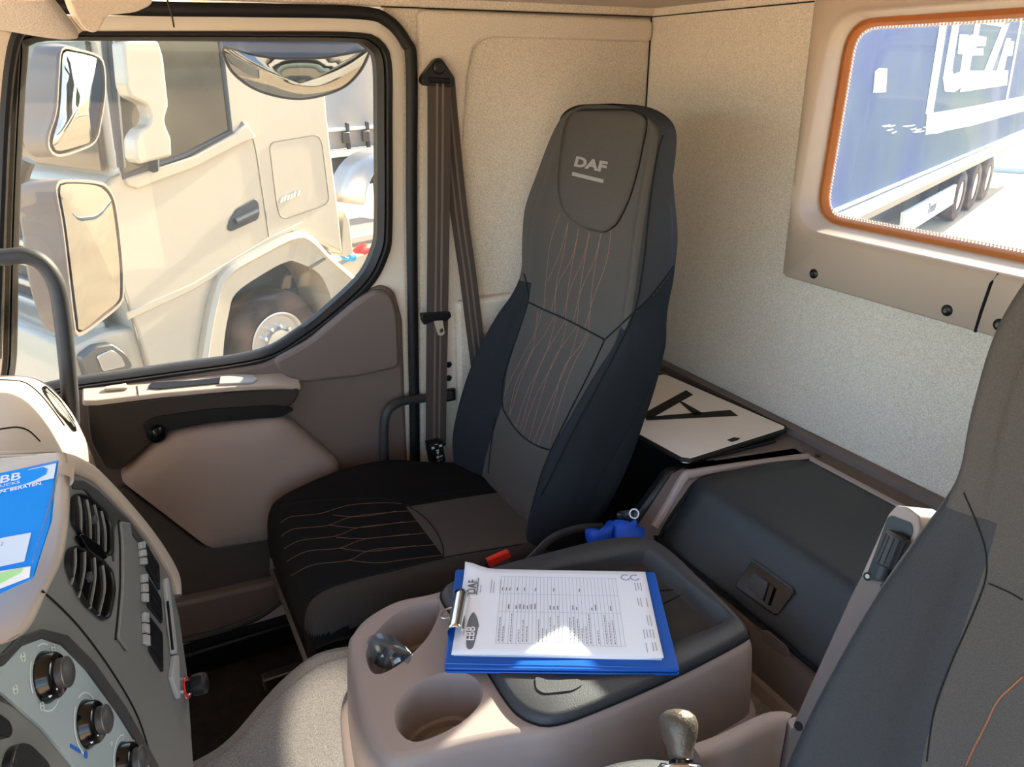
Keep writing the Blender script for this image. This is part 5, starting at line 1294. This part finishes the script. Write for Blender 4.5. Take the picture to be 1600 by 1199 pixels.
# rear of the cab: chassis, side skirt, couplings
mesh('side_skirt', *prism(SL([(506, 470), (520, 420), (560, 398), (660, 372), (680, 440), (660, 560), (520, 560)], -.12), -TN * .3), 'truck_white', tr, bevel=.02)
mesh('deck_plate', *prism([S(550, 372, -.4), S(650, 352, -.4), S(650, 352, -.4) - TN * .9, S(550, 372, -.4) - TN * .9], (0, 0, -.06)), 'rim', tr, bevel=.005)
mesh('rear_fairing', *prism(SL([(538, 330), (546, 345), (552, 396), (540, 402), (534, 398)], -.02), -TN * .2), 'truck_white', tr, bevel=.01)
cp = S(548, 402, -.15)
mesh('blue_coupling', *lathe([(.035, -.05), (.05, -.03), (.05, .03), (.03, .05)], cp, TT, 16), 'coupling_blue', tr)
mesh('blue_hose', *tube(catmull([S(530, 396, -.15), S(540, 404, -.12), S(548, 402, -.15)], 5), .02, 8), 'coupling_blue', tr)
mesh('red_coupling', *lathe([(.045, -.09), (.08, -.06), (.08, .04), (.05, .09)], S(566, 394, -.2), (TT + UPZ * .4), 16), 'red', tr)
ax_ = S(600, 320, -1.2)
mud = [ax_ + (TT * math.cos(t) + UPZ * math.sin(t)) * .62 for t in [math.pi * (.05 + .9 * i / 16) for i in range(17)]]
mesh('rear_mudguard', *loft([[p + TN * .3 for p in mud], [p - TN * .3 for p in mud]]), 'rim', tr, smooth=180, solid=.02)
mesh('chassis_rail', *box(S(560, 420, -.9) + TT * 1.6, (5.0, .25, .3), basis(TT, TN)), 'truck_grey', tr)

# ---- curtain trailer behind the white truck
UD = 9.3
def U(u, v, off=0.0): d = ray(u, v); return d * (-(UD - off) / d.dot(TN))
p0, p1 = U(470, 226), U(700, 218)
tl = empty('curtain_trailer', V((U(560, 300).x, U(560, 300).y, GZ)), 'grey curtain trailer standing behind the white truck cab', 'trailer')
zb = U(560, 230).z; s0 = U(490, 200).dot(TT); t0_ = TN * -UD
def at(t, z, off=0.0): return TT * t - TN * (UD - off) + V((0, 0, z))
mesh('curtain', *prism([at(s0, zb), at(s0 + 9, zb), at(s0 + 9, zb + 2.6), at(s0, zb + 2.6)], -TN * 2.4), 'tarp_grey', tl)
mesh('bottom_rail', *box(at(s0 + 4.5, zb - .06, .03), (9, .06, .10), basis(TT, TN)), 'guard_white', tl)
zs = U(560, 200).z
mesh('tarp_fold', *box(at(s0 + 4.5, zs, .02), (9, .05, .05), basis(TT, TN)), 'guard_white', tl, bevel=.01)
for u in (541, 572, 604):
    t_ = U(u, 215).dot(TT)
    sb = mesh('strap', *box(at(t_, zs - .16, .04), (.07, .03, .5), basis(TT, TN)), 'truck_grey', tl, bevel=.008)
    mesh('strap_buckle', *box(at(t_ - .06, zs - .12, .06), (.13, .05, .16), basis(TT, TN)), 'steel_dark', sb, bevel=.01)
mesh('underframe', *box(at(s0 + 4.5, zb - .35, -.5), (9, 1.0, .45), basis(TT, TN)), 'under_dark', tl)
for dt in (.9, 1.25): mesh('landing_leg', *box(at(s0 + dt + .6, zb - .8, -.3), (.12, .12, 1.3), basis(TT, TN)), 'under_dark', tl)
for dt in (5.6, 6.9): mesh('wheel', *lathe([(.2, -.0), (.28, .01), (.5, 0), (.5, -.3), (.2, -.3)], at(s0 + dt, GZ + .5, .0), TN, 32), 'tyre', tl)

# ---- blue printed trailer behind the rear window
RA = math.radians(65.6); RTT = V((math.sin(RA), math.cos(RA), 0)); RN = V((math.cos(RA), -math.sin(RA), 0)); RDD = 2.6434
def R(u, v, off=0.0): d = ray(u, v); return d * (-(RDD - off) / d.dot(RN))
def RL(px, off=0.0): return [R(u, v, off) for u, v in px]
bt = empty('printed_trailer', V((R(1500, 345).x, R(1500, 345).y, GZ)), 'blue trailer with large white printed letters seen through the rear window', 'trailer')
def rat(t, z, off=0.0): return RTT * t - RN * (RDD - off) + V((0, 0, z))
zr = -1.50; ta_, tb_ = 8.2, 27.5
cur = mesh('curtain', *prism([rat(ta_, zr), rat(tb_, zr), rat(tb_, zr + 2.75), rat(ta_, zr + 2.75)], -RN * 2.5), 'tarp_blue', bt)
mesh('top_edge', *box(rat((ta_ + tb_) / 2, zr - .0, .02), (tb_ - ta_, .04, .03), basis(RTT, RN)), 'letter_white', bt)
mesh('bottom_rail', *box(rat((ta_ + tb_) / 2, zr - .13, .02), (tb_ - ta_, .06, .16), basis(RTT, RN)), 'guard_white', bt)
mesh('chassis_beam', *box(rat((ta_ + tb_) / 2, zr - .28, -.05), (tb_ - ta_, .08, .12), basis(RTT, RN)), 'steel_dark', bt)
mesh('underframe', *box(rat((ta_ + tb_) / 2, zr - .75, -1.3), (tb_ - ta_, 1.2, .7), basis(RTT, RN)), 'under_dark', bt)
mesh('side_box', *prism(RL([(1355, 322), (1408, 318), (1408, 345), (1350, 352)], -.3), -RN * .6), 'under_dark', bt, bevel=.02)
gd = mesh('side_guard', *prism(RL([(1413, 333), (1495, 288), (1489, 319), (1409, 370)], .02), -RN * .05), 'guard_white', bt)
o = R(1448, 336, .035); text('guard_lettering', 'Tresel', o, R(1464, 326, .035) - o, UPZ, .26, 'print', gd, extrude=.004, shear=.25, bold=.004)
for t_ in (R(1500, 330).dot(RTT), R(1500, 330).dot(RTT) + 1.75, R(1500, 330).dot(RTT) + 3.5):
    wb_ = mesh('wheel', *lathe([(.30, -.10), (.31, .0), (.44, .015), (.51, -.03), (.52, -.2), (.46, -.36), (.3, -.36)], rat(t_, GZ + .52, -.05), RN, 40), 'tyre', bt, smooth=50)
    mesh('rim', *lathe([(.29, -.02), (.27, -.06), (.16, -.14), (.14, -.05), (.001, -.05)], rat(t_, GZ + .52, -.05), RN, 28), 'rim', wb_, smooth=50)
mesh('lamp', *box(R(1379, 311, .0), (.12, .03, .08), basis(RTT, RN)), 'orange', bt)
pg = B()
for px in ([(1472, 14), (1483, 14), (1457, 178), (1446, 178)],
           [(1492, 14), (1502, 14), (1487, 110), (1490, 116), (1500, 112), (1504, 85), (1496, 84), (1499, 54), (1512, 54), (1519, 62), (1510, 104), (1500, 137), (1491, 144), (1476, 143), (1473, 122)],
           [(1516, 54), (1541, 58), (1539, 72), (1514, 72)], [(1515, 72), (1526, 72), (1524, 76), (1536, 75), (1536, 86), (1518, 87), (1514, 112), (1504, 112)], [(1505, 111), (1575, 110), (1573, 133), (1500, 144)],
           [(1566, 40), (1577, 36), (1549, 112), (1537, 112)], [(1524, 22), (1600, 16), (1600, 24), (1572, 32), (1566, 42), (1528, 36)], [(1572, 60), (1579, 60), (1568, 111), (1557, 111)], [(1574, 64), (1584, 65), (1581, 87), (1569, 88)],
           [(1597, 16), (1600, 16), (1572, 168), (1569, 168)], [(1526, 22), (1534, 22), (1528, 56), (1520, 56)]):
    pg.add(prism(RL(px, .004), RN * .006))
tag(pg.build('printed_letters', 'letter_white', cur, smooth=0), 'large white letters printed on the curtain')
pg = B(); pg.add(prism(RL([(1448, 178), (1520, 166), (1600, 150), (1620, 168), (1520, 196), (1446, 211)], .003), RN * .004)); pg.add(prism(RL([(1364, 145), (1367, 112), (1374, 106), (1386, 107), (1384, 144)], .003), RN * .004))
tag(pg.build('printed_band', 'wall_cream', cur, smooth=0), 'pale printed band')
pg = B(); rg = random.Random(4)
for i in range(16):
    u = 1362 + 100 * rg.random(); v = 196 + 14 * rg.random(); w_ = 8 + 14 * rg.random()
    pg.add(prism(RL([(u, v), (u + w_, v - 2.5), (u + w_ * .9, v - .8), (u + w_ * .3, v + 1.5)], .003 + .001 * (i % 3)), RN * .003))
tag(pg.build('printed_flecks', 'letter_white', cur, smooth=0), 'white flecks printed on the curtain')
# ---- far background: trees and kerb
def tree(az, dist, h, r, label, leaf='leaf', seed=1):
    rn = random.Random(seed); a_ = math.radians(az); c = V((math.sin(a_) * dist, math.cos(a_) * dist, GZ))
    root = empty('tree', c, label, 'tree', None)
    mesh('trunk', *tube([c, c + V((.1, 0, h * .35)), c + V((-.1, .1, h * .6))], .22, 8, rf=lambda t: 1 - .5 * t), 'bark', root)
    b = B()
    for i in range(26):
        f = rn.random(); rr = r * (.28 + .22 * rn.random()); th = rn.random() * 6.28; q = c + V((math.cos(th) * r * .75 * math.sin(3.1 * (.15 + .8 * f)), math.sin(th) * r * .75 * math.sin(3.1 * (.15 + .8 * f)), h * (.32 + .62 * f)))
        rows = []
        for k in range(7):
            ph = math.pi * k / 6; rows.append([q + V((math.sin(ph) * math.cos(2 * math.pi * j / 9), math.sin(ph) * math.sin(2 * math.pi * j / 9), math.cos(ph) * .8)) * rr * (.75 + .5 * rn.random()) for j in range(9)])
        b.add(loft(rows, closed=True))
    b.build('crown', leaf, root, smooth=0)
for az, d_, h_, r_, lb, lf, sd in ((84, 48, 7.5, 4.2, 'green tree reflected in the upper wing mirror', 'leaf', 6),):
    tree(az, d_, h_, r_, lb, lf, sd)
kb_ = tag(mesh('kerb', *box(RTT * 29 + RN * -1.0 + V((0, 0, GZ + .08)), (.3, 14, .16), basis(RTT, RN)), 'guard_white'), 'pale kerb beyond the tail of the printed trailer', 'kerb')
